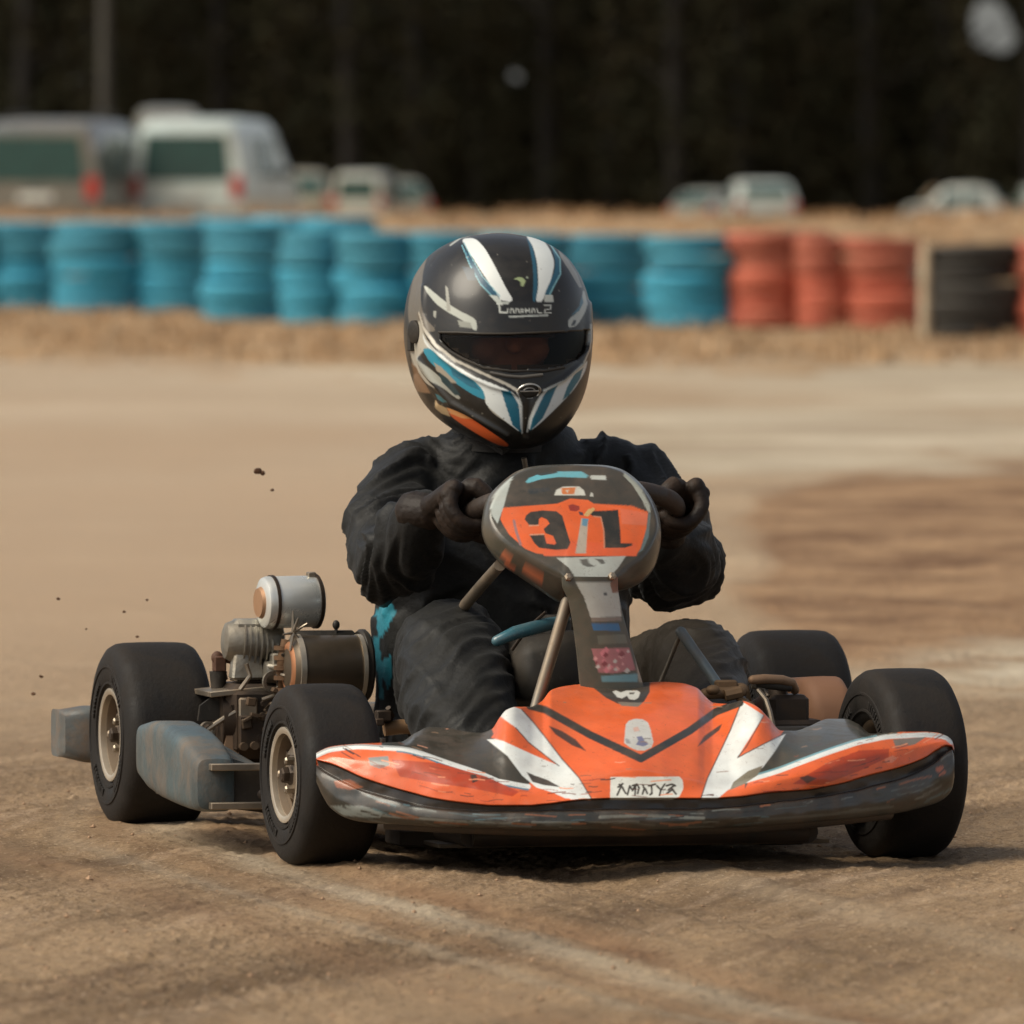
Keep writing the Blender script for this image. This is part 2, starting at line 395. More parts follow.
def stack_name(i, c):
    n = cnt[c]; cnt[c] += 1
    if c == 'blue': return ('%s blue stack from the left end' % ordn[n]) if n < 7 else (['blue stack just left of the helmet','blue stack hidden behind the helmet','blue stack just right of the helmet','blue stack next to the red stacks'][n-7])
    if c == 'red': return ['broad red stack next to the last blue one','narrow red stack between two broad ones','broad red stack beside the black tyres','red stack at the far right edge'][n]
    return 'unpainted black stack at the right end'
for i, (px, wd, pb_, pt, cname) in enumerate(stacks):
    Dd = F*HC/(pb_-HOR); s = Dd/F; R_ = wd*s/2*1.15; x = (px-512)*s; Ht = (pb_-pt)*s*1.0; nl = 5
    sn = stack_name(i, cname)
    for l in range(nl):
        if proto_me is None:
            o = tg.build('tyre', None); proto_me = o.data; proto_me.materials.append(tb['blue'][0])
        else:
            o = bpy.data.objects.new('tyre', proto_me); C.objects.link(o)
        o.material_slots[0].link = 'OBJECT'; o.material_slots[0].material = tb[cname][(i*3+l*2+l//2)%3]
        th = Ht/nl; o.scale = (R_/.33, R_/.33, th/.2*1.0); q = .030
        o.location = (x+random.uniform(-q,q), Dd+R_+random.uniform(-q,q), th*(l+.5)); o.rotation_euler = (random.uniform(-.04,.04), random.uniform(-.05,.05), random.uniform(0,6))
        adj = {'blue':'dusty blue tyre','red':'faded red tyre','black':'plain black tyre'}[cname]
        tag(o, '%s, %s in the %s' % (adj, lvl[l], sn), 'tyre', 'tyres stacked as the track barrier')
# second row standing just behind, its tops showing
for i, (px, wd, D0, pt) in enumerate([(232,80,103,217),(290,82,102,217),(338,76,101,218),(800,66,92,231)]):
    s = D0/F; x = (px-512)*s; R_ = wd*s/2; top = HC-(pt-HOR)*s; cn = 'blue' if i < 3 else 'red'
    zb = float(hgt(np.array([x]), np.array([D0+R_]))[0])
    nl = 5; th = (top-zb)/nl
    for l in range(nl):
        o = bpy.data.objects.new('tyre', proto_me); C.objects.link(o); o.material_slots[0].link = 'OBJECT'; o.material_slots[0].material = tb[cn][(i+l)%3]
        o.scale = (R_/.33, R_/.33, th/.2); o.location = (x, D0+R_, zb+th*(l+.5)); o.rotation_euler.z = random.uniform(0,6)
        tag(o, '%s tyre, %s in the back row stack %s' % (('pale blue' if i<3 else 'faded red'), lvl[l], ['leftmost of three','in the middle of three','rightmost of three','showing above the narrow red stack'][i]), 'tyre', 'tyres of the back row of the barrier')

# ------------------------------------------------------------------ vehicles far behind the wall
carglass = mat('car_glass', (30,64,57), .12, var=.2, spec=.8)
rubber_far = mat('car_tyre', (30,30,30), .8); redlens = mat('red_lens', (170,48,34), .25, coat=.5); steel_far = mat('hubcap', (150,150,150), .4, metal=.6)
greyplastic = mat('car_plastic', (60,60,58), .7); platem = mat('plate_white', (200,200,190), .5); headm = mat('clear_lens', (190,195,195), .2, coat=.5)
def car(name, label, cat, loc, rz, Lc, Wd, H, body_col, kind='van', rough=.3, metal=0.0, rails=False, group='vehicles parked beyond the bank', dust=.6):
    root = empty(name, label, cat, loc, rz, group)
    bm_ = mat(name+'_paint', body_col, rough, metal=metal, coat=.5, dust=dust, dcol=(150,132,108), scale=1.8, var=.15)
    belt = H*.54; z0 = H*.13
    if kind == 'van': prof = [(0,.90),(.05,.955),(.16,.99),(.4,1.0),(.62,.99),(.70,.95),(.84,.62),(.96,.52),(1,.40)]; tg0 = .05
    elif kind == 'suv': prof = [(0,.60),(.06,.78),(.13,.93),(.3,1.0),(.52,.99),(.60,.93),(.72,.62),(.95,.54),(1,.42)]; tg0 = .13
    else: prof = [(0,.56),(.08,.72),(.20,.93),(.38,1.0),(.52,.98),(.60,.90),(.74,.60),(.95,.50),(1,.38)]; tg0 = .2
    hw = Wd/2; g = G(); rings = []
    for t, zr in prof:
        y = t*Lc; zt = zr*H; bl = min(belt, zt*.86); nar = .97 if t in (0, 1) else 1.0; tum = .84 if zt > belt*1.2 else .93
        hb = [(hw*.90*nar, z0), (hw*nar, z0+.10), (hw*1.0*nar, bl*.75), (hw*.985*nar, bl), (hw*(tum+.06)*nar, bl+(zt-bl)*.55), (hw*tum*nar, zt-(zt-bl)*.14), (hw*(tum-.09)*nar, zt-(zt-bl)*.03), (hw*.40, zt)]
        rings.append([(a, y, z) for a, z in hb]+[(-a, y, z) for a, z in reversed(hb)])
    g.loft(rings); body = g.build('body', bm_, root, sharp=50)
    # rear window on the tailgate, slightly proud
    yb, zb_ = 0, belt; 
    if kind == 'van':
        q = [(-hw*.74,-.012,H*.53),(hw*.74,-.012,H*.53),(hw*.68,-.006,H*.865),(-hw*.68,-.006,H*.865)]
    else:
        y1, z1 = prof[2][0]*Lc, prof[2][1]*H; y0, z0_ = 0, prof[0][1]*H
        def on(t, w_): 
            # follow the first three profile points
            a, b2, c2 = [(p[0]*Lc, p[1]*H) for p in prof[:3]]
            if t < .5: yy, zz = a[0]+(b2[0]-a[0])*t*2, a[1]+(b2[1]-a[1])*t*2
            else: yy, zz = b2[0]+(c2[0]-b2[0])*(t*2-1), b2[1]+(c2[1]-b2[1])*(t*2-1)
            return (w_, yy-.02, zz+.01)
        q = [on(.12,-hw*.74), on(.12,hw*.74), on(.88,hw*.66), on(.88,-hw*.66)]
    G().prism(q, (0,.02,0)).build('rear_window', carglass, root, sharp=20)
    for sx in (-1, 1):
        for (ta, tb_) in ((.20,.36),(.39,.60)):
            zt = H*.93; e = .006
            xa = hw*.985; xb = hw*.875
            def sp(t, f): 
                z = belt*1.03+(zt-belt*1.03)*f; return (sx*((hw*.985)+(hw*.855-hw*.985)*f+ .012), t*Lc, z)
            G().prism([sp(ta,0),sp(tb_,0),sp(tb_-.01,.8),sp(ta+.01,.8)], (-sx*.01,0,0)).build('side_window', carglass, root, sharp=20)
        G().box((sx*hw*.86, -.005, H*.48), (hw*.2, .05, H*.17)).build('tail_light', redlens, root)
        G().box((sx*hw*.78, Lc+.0, H*.36), (hw*.26, .06, H*.09)).build('headlight', headm, root)
        G().box((sx*(hw+.08), Lc*.64, belt*1.08), (.16, .10, .12)).build('mirror', greyplastic, root)
        for t in (.19, .82):
            wr = .31; wl = G().lathe([(-.09,.17),(-.09,.2),(-.05,.19),(.05,.19),(.085,.2),(.085,.16),(.07,.05),(.085,.02)], axis=(sx,0,0), n=24).build('wheel', steel_far, root, loc=(sx*(hw-.08), t*Lc, wr))
            G().lathe(tyre_profile(wr, .095, .195), axis=(1,0,0), n=28, close=True).build('car_tyre', rubber_far, wl)
    G().box((0, -.05, H*.235), (Wd*.96, .14, H*.12)).build('rear_bumper', greyplastic, root)
    G().box((0, Lc+.03, H*.22), (Wd*.94, .12, H*.14)).build('front_bumper', greyplastic, root)
    G().box((0, -.022, H*.41), (.46, .02, .11)).build('number_plate', platem, root)
    G().prism([(-hw*.72,.70*Lc+.0,H*.96),(hw*.72,.70*Lc,H*.96),(hw*.8,.835*Lc,H*.66),(-hw*.8,.835*Lc,H*.66)], (0,.02,.015)).build('windscreen', carglass, root, sharp=20)
    if rails:
        for sx in (-1,1):
            G().tube([(sx*hw*.66,.22*Lc,H*.98),(sx*hw*.66,.24*Lc,H*1.03),(sx*hw*.66,.55*Lc,H*1.03),(sx*hw*.66,.57*Lc,H*.98)], .02).build('roof_rail', greyplastic, root)
    return root
def gz(x, y): return float(hgt(np.array([x]), np.array([y]))[0])
def place(px, D0): 
    x = (px-512)/F*D0; return x, D0, gz(x, D0)
x, y, z = place(186, 152); car('parked_van', 'white van seen from behind with greenish rear window and red tail lights', 'van', (x,y,z), math.radians(-9), 4.3, 1.60, 2.10-z, (206,222,216))
x, y, z = place(36, 150); car('parked_wagon', 'dark grey wagon with pale roof at the left edge, tail towards the track', 'car', (x,y,z), math.radians(-9), 4.5, 1.75, 2.06-z, (92,96,90), kind='van', rails=True, dust=.5)
x, y, z = place(172, 166); car('parked_truck', 'grey high roofed vehicle just showing above the white van', 'van', (x,y,z), math.radians(4), 4.6, 1.0, 2.36-z, (104,108,98), kind='van')
x, y, z = place(303, 290); car('parked_car', 'cream hatchback half hidden just right of the white van', 'car', (x,y,z), math.radians(3), 3.9, 1.5, 1.80-z, (150,146,126), kind='hatch')
x, y, z = place(357, 285); car('parked_car', 'white hatchback between the cream one and the dull grey one', 'car', (x,y,z), math.radians(-8), 3.9, 1.35, 1.76-z, (196,200,186), kind='van')
x, y, z = place(408, 300); car('parked_car', 'dull grey car, rightmost of the row beside the white van', 'car', (x,y,z), math.radians(12), 4.0, 1.35, 1.62-z, (128,130,116), kind='hatch')
x, y, z = place(690, 300); car('parked_car', 'small pale low car, leftmost of those above the last blue tyres', 'car', (x,y,z), math.radians(-20), 3.8, 1.3, 1.32-z, (150,156,146), kind='hatch')
x, y, z = place(767, 290); car('parked_car', 'rounded white car above the broad red tyre stack', 'car', (x,y,z), math.radians(5), 3.8, 1.65, 1.55-z, (190,200,194), kind='suv')
x, y, z = place(1004, 300); car('parked_car', 'long flat white car at the right, seen side on under the trees', 'car', (x,y,z), math.radians(80), 2.6, 1.6, 1.44-z, (176,184,178), kind='suv')
x, y, z = place(1058, 300); car('parked_car', 'dull white car at the far right edge under the trees', 'car', (x,y,z), math.radians(5), 3.8, 1.7, 1.44-z, (150,160,152), kind='suv')

s_ = 84.0/F
s_ = 79.0/F; x, y = (925-512)*s_, 79.0
mp_ = G().tube([(0,0,-.1),(0,0,.60),(.01,0,.66)], [.040,.038,.02], n=12)
tag(mp_.build('marker_post', mat('pale_post', (190,172,144), .8, dust=.4, scale=6), loc=(x,y,0)), 'short pale post standing between the red and the black tyre stacks', 'post')
# utility pole behind the cars
x, y, z = place(105, 172)
pr = empty('utility_pole', 'thin grey wooden utility pole rising behind the wagon at left', 'pole', (x,y,z))
pm = mat('weathered_wood', (62,60,54), .85, var=.3, bump=.4, stretch=(1,1,.1))
G().tube([(0,0,-.3),(0,0,8.5)], [.10,.075], n=14).build('post', pm, pr)
G().box((0,-.1,7.8),(1.6,.1,.1)).build('crossarm', pm, pr)
for sx in (-.7,-.35,.35,.7): G().lathe([(0,.03),(.04,.045),(.07,.03),(.12,.04),(.15,.015)], (sx,-.1,7.85), (0,0,1), n=10).build('insulator', steel_far, pr)

# ------------------------------------------------------------------ trees
leafm = mat('leaves', (37,40,28), .9, var=.6, scale=.35, spec=.1, dust=.55, dcol=(58,46,32)); barkm = mat('bark', (24,21,17), .9, var=.4, bump=.6, bscale=12, scale=2)
gaps = [(990,20,24,26),(1003,40,19,16),(983,38,14,14),(516,76,9,9)]       # openings where the sky shows through: (a, b, radii) in image pixels
def make_leaves(n, cx, cy, z0, z1, rad, s0, s1, clump=9, filt=None, ox=0, oy=0, oz=0):
    P = []
    nb = max(1, n//clump)
    t = rng.random(nb)**.8; zc = z0+(z1-z0)*t; rr = rad*np.sqrt(np.clip(1-((t-.35)/.68)**2, .08, 1))*(.35+.75*rng.random(nb)**.5); an = rng.random(nb)*6.283
    base = np.stack([cx+np.cos(an)*rr, cy+np.sin(an)*rr*.9, zc], 1); pts = np.repeat(base, clump, 0)+rng.normal(0, .24, (nb*clump,3))
    if filt:
        q = pts+np.array([ox,oy,oz]); a = 512+F*q[:,0]/q[:,1]; b_ = HOR+F*(HC-q[:,2])/q[:,1]; keep = np.ones(len(pts), bool)
        for (ga,gb,ra,rb) in gaps: keep &= ((a-ga)/ra)**2+((b_-gb)/rb)**2 > rng.uniform(.75,1.35,len(pts))
        pts = pts[keep]
    k_ = len(pts); u = rng.normal(size=(k_,3)); u /= np.linalg.norm(u,axis=1)[:,None]; v = rng.normal(size=(k_,3)); v -= u*(u*v).sum(1)[:,None]; v /= np.linalg.norm(v,axis=1)[:,None]
    s = rng.uniform(s0,s1,(k_,1)); u *= s; v *= s*.55
    return np.concatenate([pts-u, pts+v, pts+u, pts-v],1).reshape(-1,3)
def leafmesh(name, Q, m):
    me = bpy.data.meshes.new(name); n = len(Q)//4
    me.vertices.add(len(Q)); me.vertices.foreach_set('co', Q.astype(np.float32).ravel()); me.loops.add(n*4); me.loops.foreach_set('vertex_index', np.arange(n*4,dtype=np.int32))
    me.polygons.add(n); me.polygons.foreach_set('loop_start', np.arange(0,n*4,4,dtype=np.int32)); me.update(calc_edges=True); me.materials.append(m); return me
def tree(px, D0, h, rad, label, filt=False, n=3600, z0=.6):
    x, y, z = place(px, D0); root = empty('tree', label, 'tree', (x,y,z), 0, 'trees of the dark wood behind the field')
    g = G(); lean = random.uniform(-.04,.04)
    g.tube([(0,0,-.3),(lean*h*.3,0,h*.3),(lean*h*.6,.1,h*.6),(lean*h,0,h*.95)], [.022*h,.017*h,.011*h,.004*h], n=10)
    tr = g.build('trunk', barkm, root)
    for q in range(7):
        a = random.uniform(0,6.28); zb = h*random.uniform(.22,.75); l = rad*random.uniform(.5,.9)
        g2 = G().tube([(lean*zb,0,zb),(lean*zb+math.cos(a)*l*.5,math.sin(a)*l*.5,zb+l*.25),(lean*zb+math.cos(a)*l,math.sin(a)*l,zb+l*.6)], [.008*h,.005*h,.002*h], n=6)
        g2.build('limb', barkm, tr)
    me = leafmesh('crown', make_leaves(n, 0, 0, z0, h, rad, .10, .24, filt=filt, ox=x, oy=y, oz=z), leafm)
    o = bpy.data.objects.new('crown', me); C.objects.link(o); o.parent = root
    return root
tpos = [(20,'tree at the far left edge of the wood'),(88,'tree behind the utility pole'),(160,'tree above the white van'),(222,'bare stemmed tree right above the white van'),(290,'tree rising over the cream hatchback'),
 (352,'tree rising over the white hatchback'),(418,'tree over the dull grey car'),(480,'tree just left above the helmet'),(548,'tree right above the helmet'),(612,'tree behind the blue stacks right of the helmet'),
 (676,'tree over the small pale low car'),(742,'tree left above the rounded white car'),(806,'tree right above the rounded white car'),(872,'tree left of the long flat white car'),(938,'tree over the long flat white car'),(1034,'tree with a gap of bright sky, at the right edge')]
for i, (px, lb) in enumerate(tpos):
    bare = i in (2, 3)
    tree(px, 345+ (i*37%5)*5, random.uniform(13,16), random.uniform(2.3,3.0), 'tall dark '+lb, filt=True, z0=(2.6 if bare else .2))
for i, px in enumerate((-70,-150,-240,1085,1165,1250)):
    tree(px, 350+(i%3)*6, 14, 2.8, 'tall dark tree of the wood outside the left edge of the view' if px<0 else 'tall dark tree of the wood outside the right edge of the view', n=2200, filt=True)
# deeper wood, one mass
Q = []
for i in range(150):
    D0 = random.uniform(362, 420); px = random.uniform(-700, 1720); x, y, z = place(px, D0)
    Q.append(make_leaves(1700, x, y, z, z+random.uniform(12,17), 3.2, .2, .42, filt=True, clump=8))
wd_ = bpy.data.objects.new('wood', leafmesh('wood', np.concatenate(Q), leafm)); C.objects.link(wd_); tag(wd_, kind='stuff')
hx = np.linspace(-260, 260, 80); hy = np.linspace(425, 700, 12); HX, HY = np.meshgrid(hx, hy)  # low slope added behind the wood to keep it opaque and dark
HZ = np.clip((HY-425)/120,0,1)*4.2 + .3 + (fbm(HX*.03, HY*.03, 91, 3)-.5)*1.5
HZ[0] = -.5
hill = gridmesh('backing_hill', np.stack([HX.ravel(),HY.ravel(),HZ.ravel()],1), 12, 80, mat('dark_backing', (46,50,36), .95, var=.5, scale=.1)); tag(hill, kind='structure')

# dust raised by the wheels, drifting behind the kart
dm = bpy.data.materials.new('dust_air'); dm.use_nodes = True; dn_ = dm.node_tree; dn_.nodes.remove(dn_.nodes['Principled BSDF'])
pv = dn_.nodes.new('ShaderNodeVolumePrincipled'); pv.inputs['Color'].default_value = (*lin((236,212,184)),1); pv.inputs['Density'].default_value = .085; pv.inputs['Anisotropy'].default_value = .2
dn_.links.new(pv.outputs[0], dn_.nodes['Material Output'].inputs['Volume'])
g = G()
g.ell((-1.1,28.5,.0),(1.5,9.8,.54), n=48, m=28)
o = g.build('dust_cloud', dm, sharp=0); tag(o, kind='stuff')
g = G(); g.ell((-.62,23.5,.0),(.95,4.9,.34), n=48, m=28)
o = g.build('dust_cloud', dm, sharp=0); tag(o, kind='stuff')

# clods flung up behind the kart
cm = mat('clod', (82,56,38), .95, var=.4, scale=80)
for i, (a, b_, r) in enumerate([(258,471,.0065),(272,490,.003),(124,612,.0028),(147,600,.0025),(137,637,.003),(58,599,.003),(41,677,.0035),(33,694,.004),(86,629,.002)]):
    g = G(); g.ell((0,0,0), (r, r*.8, r*.7), n=9, m=6)
    g.v = [tuple(Vector(v)*(1+.5*(noise.noise(Vector(v)*300+Vector((i*5,0,0)))))) for v in g.v]
    if i == 0: g.ell((r*1.1,0,-r*.5),(r*.6,r*.5,r*.6), n=8, m=5)
    o = g.build('clod', cm, loc=W(a, b_, 17.6)); 
    tag(o, ['largest clod of dirt in the air left of the driver','small clod just below the largest one','clod in the air above the rear tyre, left one of a pair','clod in the air high above the rear tyre, faint','clod in the air nearest above the rear tyre','speck of dirt in the air near the left edge','clod in the air beside the rear bumper, upper one','clod in the air beside the rear bumper, lower one','tiny speck of dirt between the left edge and the rear tyre'][i], 'clod', 'dirt clods thrown up behind the kart')
# ================================================================== the kart
kart = empty('go_kart', 'worn orange and black racing kart with number 31 on its front panel', 'go-kart', (KX, KY, 0), TH)
def X2(poly, ox, oy, s): return [(ox+a*s, oy+b*s) for a, b in poly]
c1 = lambda p: X2(p, 380, 210, .2344)
c2 = lambda p: X2(p, 460, 440, .2541)
c3 = lambda p: X2(p, 300, 660, .332)
c4 = lambda p: X2(p, 600, 660, .371)
c5 = lambda p: X2(p, 470, 225, .0977)
c7 = lambda p: X2(p, 500, 455, .1465)
cn = lambda p: X2(p, 590, 670, .1367)
cr = lambda p: X2(p, 690, 640, .166)
ORG, ORG_SHADE, WHT, BLK, GRY = (226,98,44), (182,64,30), (222,226,222), (22,24,23), (86,88,80)
steel = mat('bare_steel', (150,142,128), .38, metal=.85, dust=.55, scale=14, var=.15)
alu = mat('cast_aluminium', (164,160,148), .38, metal=.8, dust=.6, dcol=(92,74,56), scale=16, var=.2, bump=.3, bscale=90)
darkst = mat('oily_steel', (48,44,40), .45, metal=.6, dust=.55, dcol=(96,74,54), scale=20)
frame_m = mat('frame_paint', (40,42,42), .5, dust=.6, dcol=(110,88,68), scale=12)
blackpl = mat('black_plastic', (24,25,24), .5, spec=.35, dust=.45, dcol=(96,84,70), scale=9, scratch=.4, scol=(84,82,76))
rubber = mat('slick_rubber', (13,13,12), .62, spec=.35, dust=.45, dcol=(58,48,39), scale=15, var=.35, bump=.25, bscale=160, stretch=(1,1,1), dlo=.38, dhi=.75)
livery = mat('painted_bodywork', attr=True, rough=.28, dust=.22, dcol=(140,108,80), scale=22, var=.14, scratch=.45, scol=(84,60,46), bump=.10, bscale=26, coat=.3)
pod_m = mat('scuffed_pod', (54,80,88), .42, dust=.7, dcol=(116,98,80), scale=13, var=.35, bump=.3, bscale=60, scratch=.8, scol=(32,38,38), stretch=(1.0,1.0,.8), dlo=.44, dhi=.66)
tanpl = mat('dusty_brown_plastic', (140,98,70), .7, dust=.55, dcol=(150,112,84), scale=6, var=.12)
goldm = mat('wheel_metal', (116,106,92), .45, metal=.5, dust=.5, dcol=(120,92,66), scale=14)
rimedge = mat('polished_lip', (206,198,182), .3, metal=.75, dust=.35, dcol=(170,140,110), scale=12)

# ---------------------------------------------------------------- wheels
def wheel(x, y, R, hw, rz, rb, out, lb):
    """one wheel: rim mesh with tyre, hub and nuts as sub-parts; out = side of the outer face"""
    rim = G(); e = hw*.80
    # barrel, drawn from the outer lip to the inner lip
    rim.lathe([(e*1.02,rb+.004),(e*1.05,rb-.002),(e*1.0,rb-.007),(e*.75,rb-.010),(e*.2,rb-.014),(-e*.6,rb-.012),(-e*.9,rb-.006),(-e*1.02,rb+.004),(-e*.9,rb+.001),(0,rb-.004),(e*.9,rb+.001)], axis=(out,0,0), n=56, close=True)
    # spoked centre
    cx_ = out*e*.70
    rim.lathe([(-.012,.004),(-.012,.034),(.006,.034),(.012,.026),(.012,.004)], (cx_,0,0), (out,0,0), n=28)
    for k_ in range(5):
        a = 2*math.pi*k_/5+.3; u = Vector((0, math.cos(a), math.sin(a))); v = Vector((0,-math.sin(a),math.cos(a))); o_ = Vector((cx_,0,0)); r1 = rb-.012
        rings = []
        for r_, w_, t_ in ((.028,.017,.008),(.5*(r1+.028),.012,.006),(r1,.018,.005)):
            c_ = o_+u*r_+Vector((out*(.004 if r_<.04 else 0),0,0))
            rings.append([c_+v*w_+Vector((t_,0,0)), c_-v*w_+Vector((t_,0,0)), c_-v*w_-Vector((t_,0,0)), c_+v*w_-Vector((t_,0,0))])
        rim.loft(rings)
    o = rim.build('wheel', goldm, kart, loc=(x,y,R*.985), rz=rz)
    if lb: o['label'] = lb
    G().lathe([(e*1.05,rb+.004),(hw*.955,rb+.003),(hw*.965,rb-.001),(hw*.94,rb-.006),(e*.98,rb-.006),(e*.98,rb+.003)], axis=(out,0,0), n=56, close=True).build('rim_lip', rimedge, o)
    prof = [(-hw*.80,rb-.001),(-hw*.90,rb+.004),(-hw*.985,rb+(R-rb)*.22),(-hw*1.02,rb+(R-rb)*.42),(-hw*1.01,rb+(R-rb)*.60),(-hw*.965,rb+(R-rb)*.78),(-hw*.88,rb+(R-rb)*.905),(-hw*.76,R*.984),(-hw*.60,R*.9945),(-hw*.3,R*.999),(0,R)]
    prof = prof+[(-a, r) for a, r in reversed(prof[:-1])]+[(hw*.7,rb-.004),(0,rb-.006),(-hw*.7,rb-.004)]
    t = G().lathe(prof, n=96, close=True)
    for s_ in (-1, 1):   # raised rings and moulded bars on the sidewalls
        for rr in (.16, .50): 
            q = rb+(R-rb)*rr; xx = hw*(.965 if rr < .3 else 1.017)
            t.lathe([(s_*(xx-.002),q-.003),(s_*(xx+.0018),q-.0015),(s_*(xx+.0018),q+.0015),(s_*(xx-.002),q+.003)], n=72, close=True)
        for b0 in (0.3, 1.9, 3.5, 5.0):
            for k_ in range(9):
                a = b0+k_*.085; q = rb+(R-rb)*.33; c_ = Vector((s_*(hw*1.006), math.cos(a)*q, math.sin(a)*q))
                Rm = Matrix.Rotation(a, 3, 'X'); t.box(c_, (.004, (R-rb)*.16, .0045 if k_%3 else .007), rot=Rm)
    t.build('tyre', rubber, o)
    h = G().lathe([(-.03,.016),(.012,.016),(.016,.012),(.024,.011),(.026,.008),(.026,.002)], (cx_,0,0), (out,0,0), n=6); h.build('hub', darkst, o, sharp=25)
    for k_ in range(3):
        a = 2*math.pi*k_/3; G().lathe([(0,.006),(.012,.006),(.014,.004),(.014,.001)], (cx_+out*.010, math.cos(a)*.023, math.sin(a)*.023), (out,0,0), n=6).build('wheel_nut', steel, o, sharp=25)
    return o
wheel(-.420, 0.0, .127, .057, math.radians(5), .064, -1, 'front wheel with dusty cream rim beside the orange nose')
wheel(.418, .0, .134, .058, math.radians(6), .064, 1, 'front wheel half hidden behind the long end of the nose')
wheel(-.457, 1.03, .137, .067, math.radians(3), .066, -1, 'large rear wheel behind the scuffed side pod')
wheel(.518, 1.03, .142, .074, math.radians(0), .066, 1, 'large rear wheel behind the brown rounded pod')

# ---------------------------------------------------------------- nose cone
cols = [ # a: underside, groove, orange edge, lip line, top
 (316,782,765,760,756,753),(322,796,770,762,753,750),(330,808,775,764,750,747),(345,818,783,770,748,745),(360,822,790,777,747,744),(380,824,796,784,748,743),(400,825,801,790,749,742),(415,826,805,794,752,733),(430,827,808,798,757,727),(447,828,810,801,763,728),
 (462,828,811,803,768,731),(480,829,812,805,774,733),(492,829,812,806,779,729),(499,829,812,806,782,718),(506,830,812,806,783,710),(516,830,812,806,785,707),(530,831,812,806,787,707),(541,831,812,805,786,702),(552,831,811,804,785,690),(566,831,811,802,783,686),(585,831,811,800,779,684),
 (610,831,810,799,774,683),(637,831,810,799,770,683),(660,831,810,799,773,682),(680,830,810,799,778,683),(697,830,810,799,781,688),(706,829,809,799,784,697),(714,829,809,799,785,703),(728,828,808,798,785,704),(742,828,807,797,782,701),(756,827,805,795,778,706),(770,826,804,793,774,719),
 (782,825,802,792,770,731),(795,824,801,791,765,731),(808,823,799,790,760,727),(830,821,796,786,752,719),(845,820,793,783,747,719),(858,819,791,779,743,724),(872,817,787,775,740,734),(888,815,783,771,737,733),(905,812,778,766,736,732),(925,807,769,758,735,732),
 (938,803,761,750,736,733),(947,797,753,746,738,736),(953,788,750,747,743,741),(955,776,758,754,750,748)]
A = np.array(cols, float)
def pch(xs, ys, q):
    """monotone cubic interpolation"""
    h = np.diff(xs); dl = np.diff(ys)/h; m_ = np.zeros_like(ys); 
    m_[1:-1] = np.where(dl[:-1]*dl[1:] > 0, 2*dl[:-1]*dl[1:]/(dl[:-1]+dl[1:]+1e-12), 0); m_[0], m_[-1] = dl[0], dl[-1]
    i = np.clip(np.searchsorted(xs, q)-1, 0, len(xs)-2); t = (q-xs[i])/h[i]
    return (2*t**3-3*t**2+1)*ys[i]+(t**3-2*t**2+t)*h[i]*m_[i]+(-2*t**3+3*t**2)*ys[i+1]+(t**3-t**2)*h[i]*m_[i+1]
nu = 760; qa = np.linspace(316.2, 954.8, nu); rowv = [pch(A[:,0], A[:,k_], qa) for k_ in range(1,6)]
un, gv, oe, wl_, tp = rowv
yf = -.385+.17*(np.abs(qa-637)/320)**2.3                                     # plan shape: swept back towards the tips
mid = np.exp(-((qa-637)/105)**4); bl = np.exp(-((qa-440)/52)**2)+np.exp(-((qa-838)/48)**2)
dt = .055+.27*mid+.15*bl
def Lv(a, b_, y):
    k_ = (a-512.0)/F; x = (k_*(KY+y*CT)-KX+y*ST)/(CT-k_*ST); Yw = KY+x*ST+y*CT
    return np.stack([x, y, HC-(b_-HOR)/F*Yw], -1)
# key rows of the section, bottom rear -> bumper -> groove -> lip -> crown -> rear skirt
tipf = np.clip(1-np.abs(qa-635.5)/319.4, 0, 1); tipf = np.minimum(1, tipf*12)**.5
rows = [(un-4, yf+.10*tipf+.03), (un-2, yf+.030), (un, yf+.010), (un*.55+gv*.45, yf-.002), (gv+1, yf+.004), (gv-1, yf+.016), (oe+1, yf+.016), (oe-1, yf+.008), (oe*.5+wl_*.5, yf+.014+.012*mid), (wl_+1, yf+.040), (wl_-1, yf+.046),
        (wl_*.62+tp*.38, yf+.046+dt*.26), (wl_*.30+tp*.70, yf+.046+dt*.56), (wl_*.08+tp*.92, yf+.046+dt*.84), (tp, yf+.046+dt), (tp+3, yf+.046+dt+.02), (tp+14, yf+.046+dt+.03)]
rid = np.arange(len(rows), dtype=float)
RB = np.stack([r[0] for r in rows]); RY = np.stack([r[1] for r in rows])
segw = [6,6,10,14,8,8,6,34,34,8,90,80,60,26,10,8][:len(rows)-1]; qv = np.interp(np.linspace(0,1,sum(segw)+1), np.cumsum([0]+segw)/sum(segw), rid); nv = len(qv)
def interp_rows(M):
    out = np.empty((nv, nu)); i = np.clip(np.searchsorted(rid, qv)-1, 0, len(rows)-2); t = (qv-rid[i])[:,None]
    dl = np.diff(M, axis=0); m_ = np.zeros_like(M); p = dl[:-1]*dl[1:]; m_[1:-1] = np.where(p > 0, 2*p/(dl[:-1]+dl[1:]+1e-12*np.sign(dl[:-1]+1e-15)), 0); m_[0], m_[-1] = dl[0], dl[-1]
    return (2*t**3-3*t**2+1)*M[i]+(t**3-2*t**2+t)*m_[i]+(-2*t**3+3*t**2)*M[i+1]+(t**3-t**2)*m_[i+1]
VB, VY = interp_rows(RB), interp_rows(RY)
NV = Lv(np.tile(qa,(nv,1)), VB, VY).reshape(-1,3)
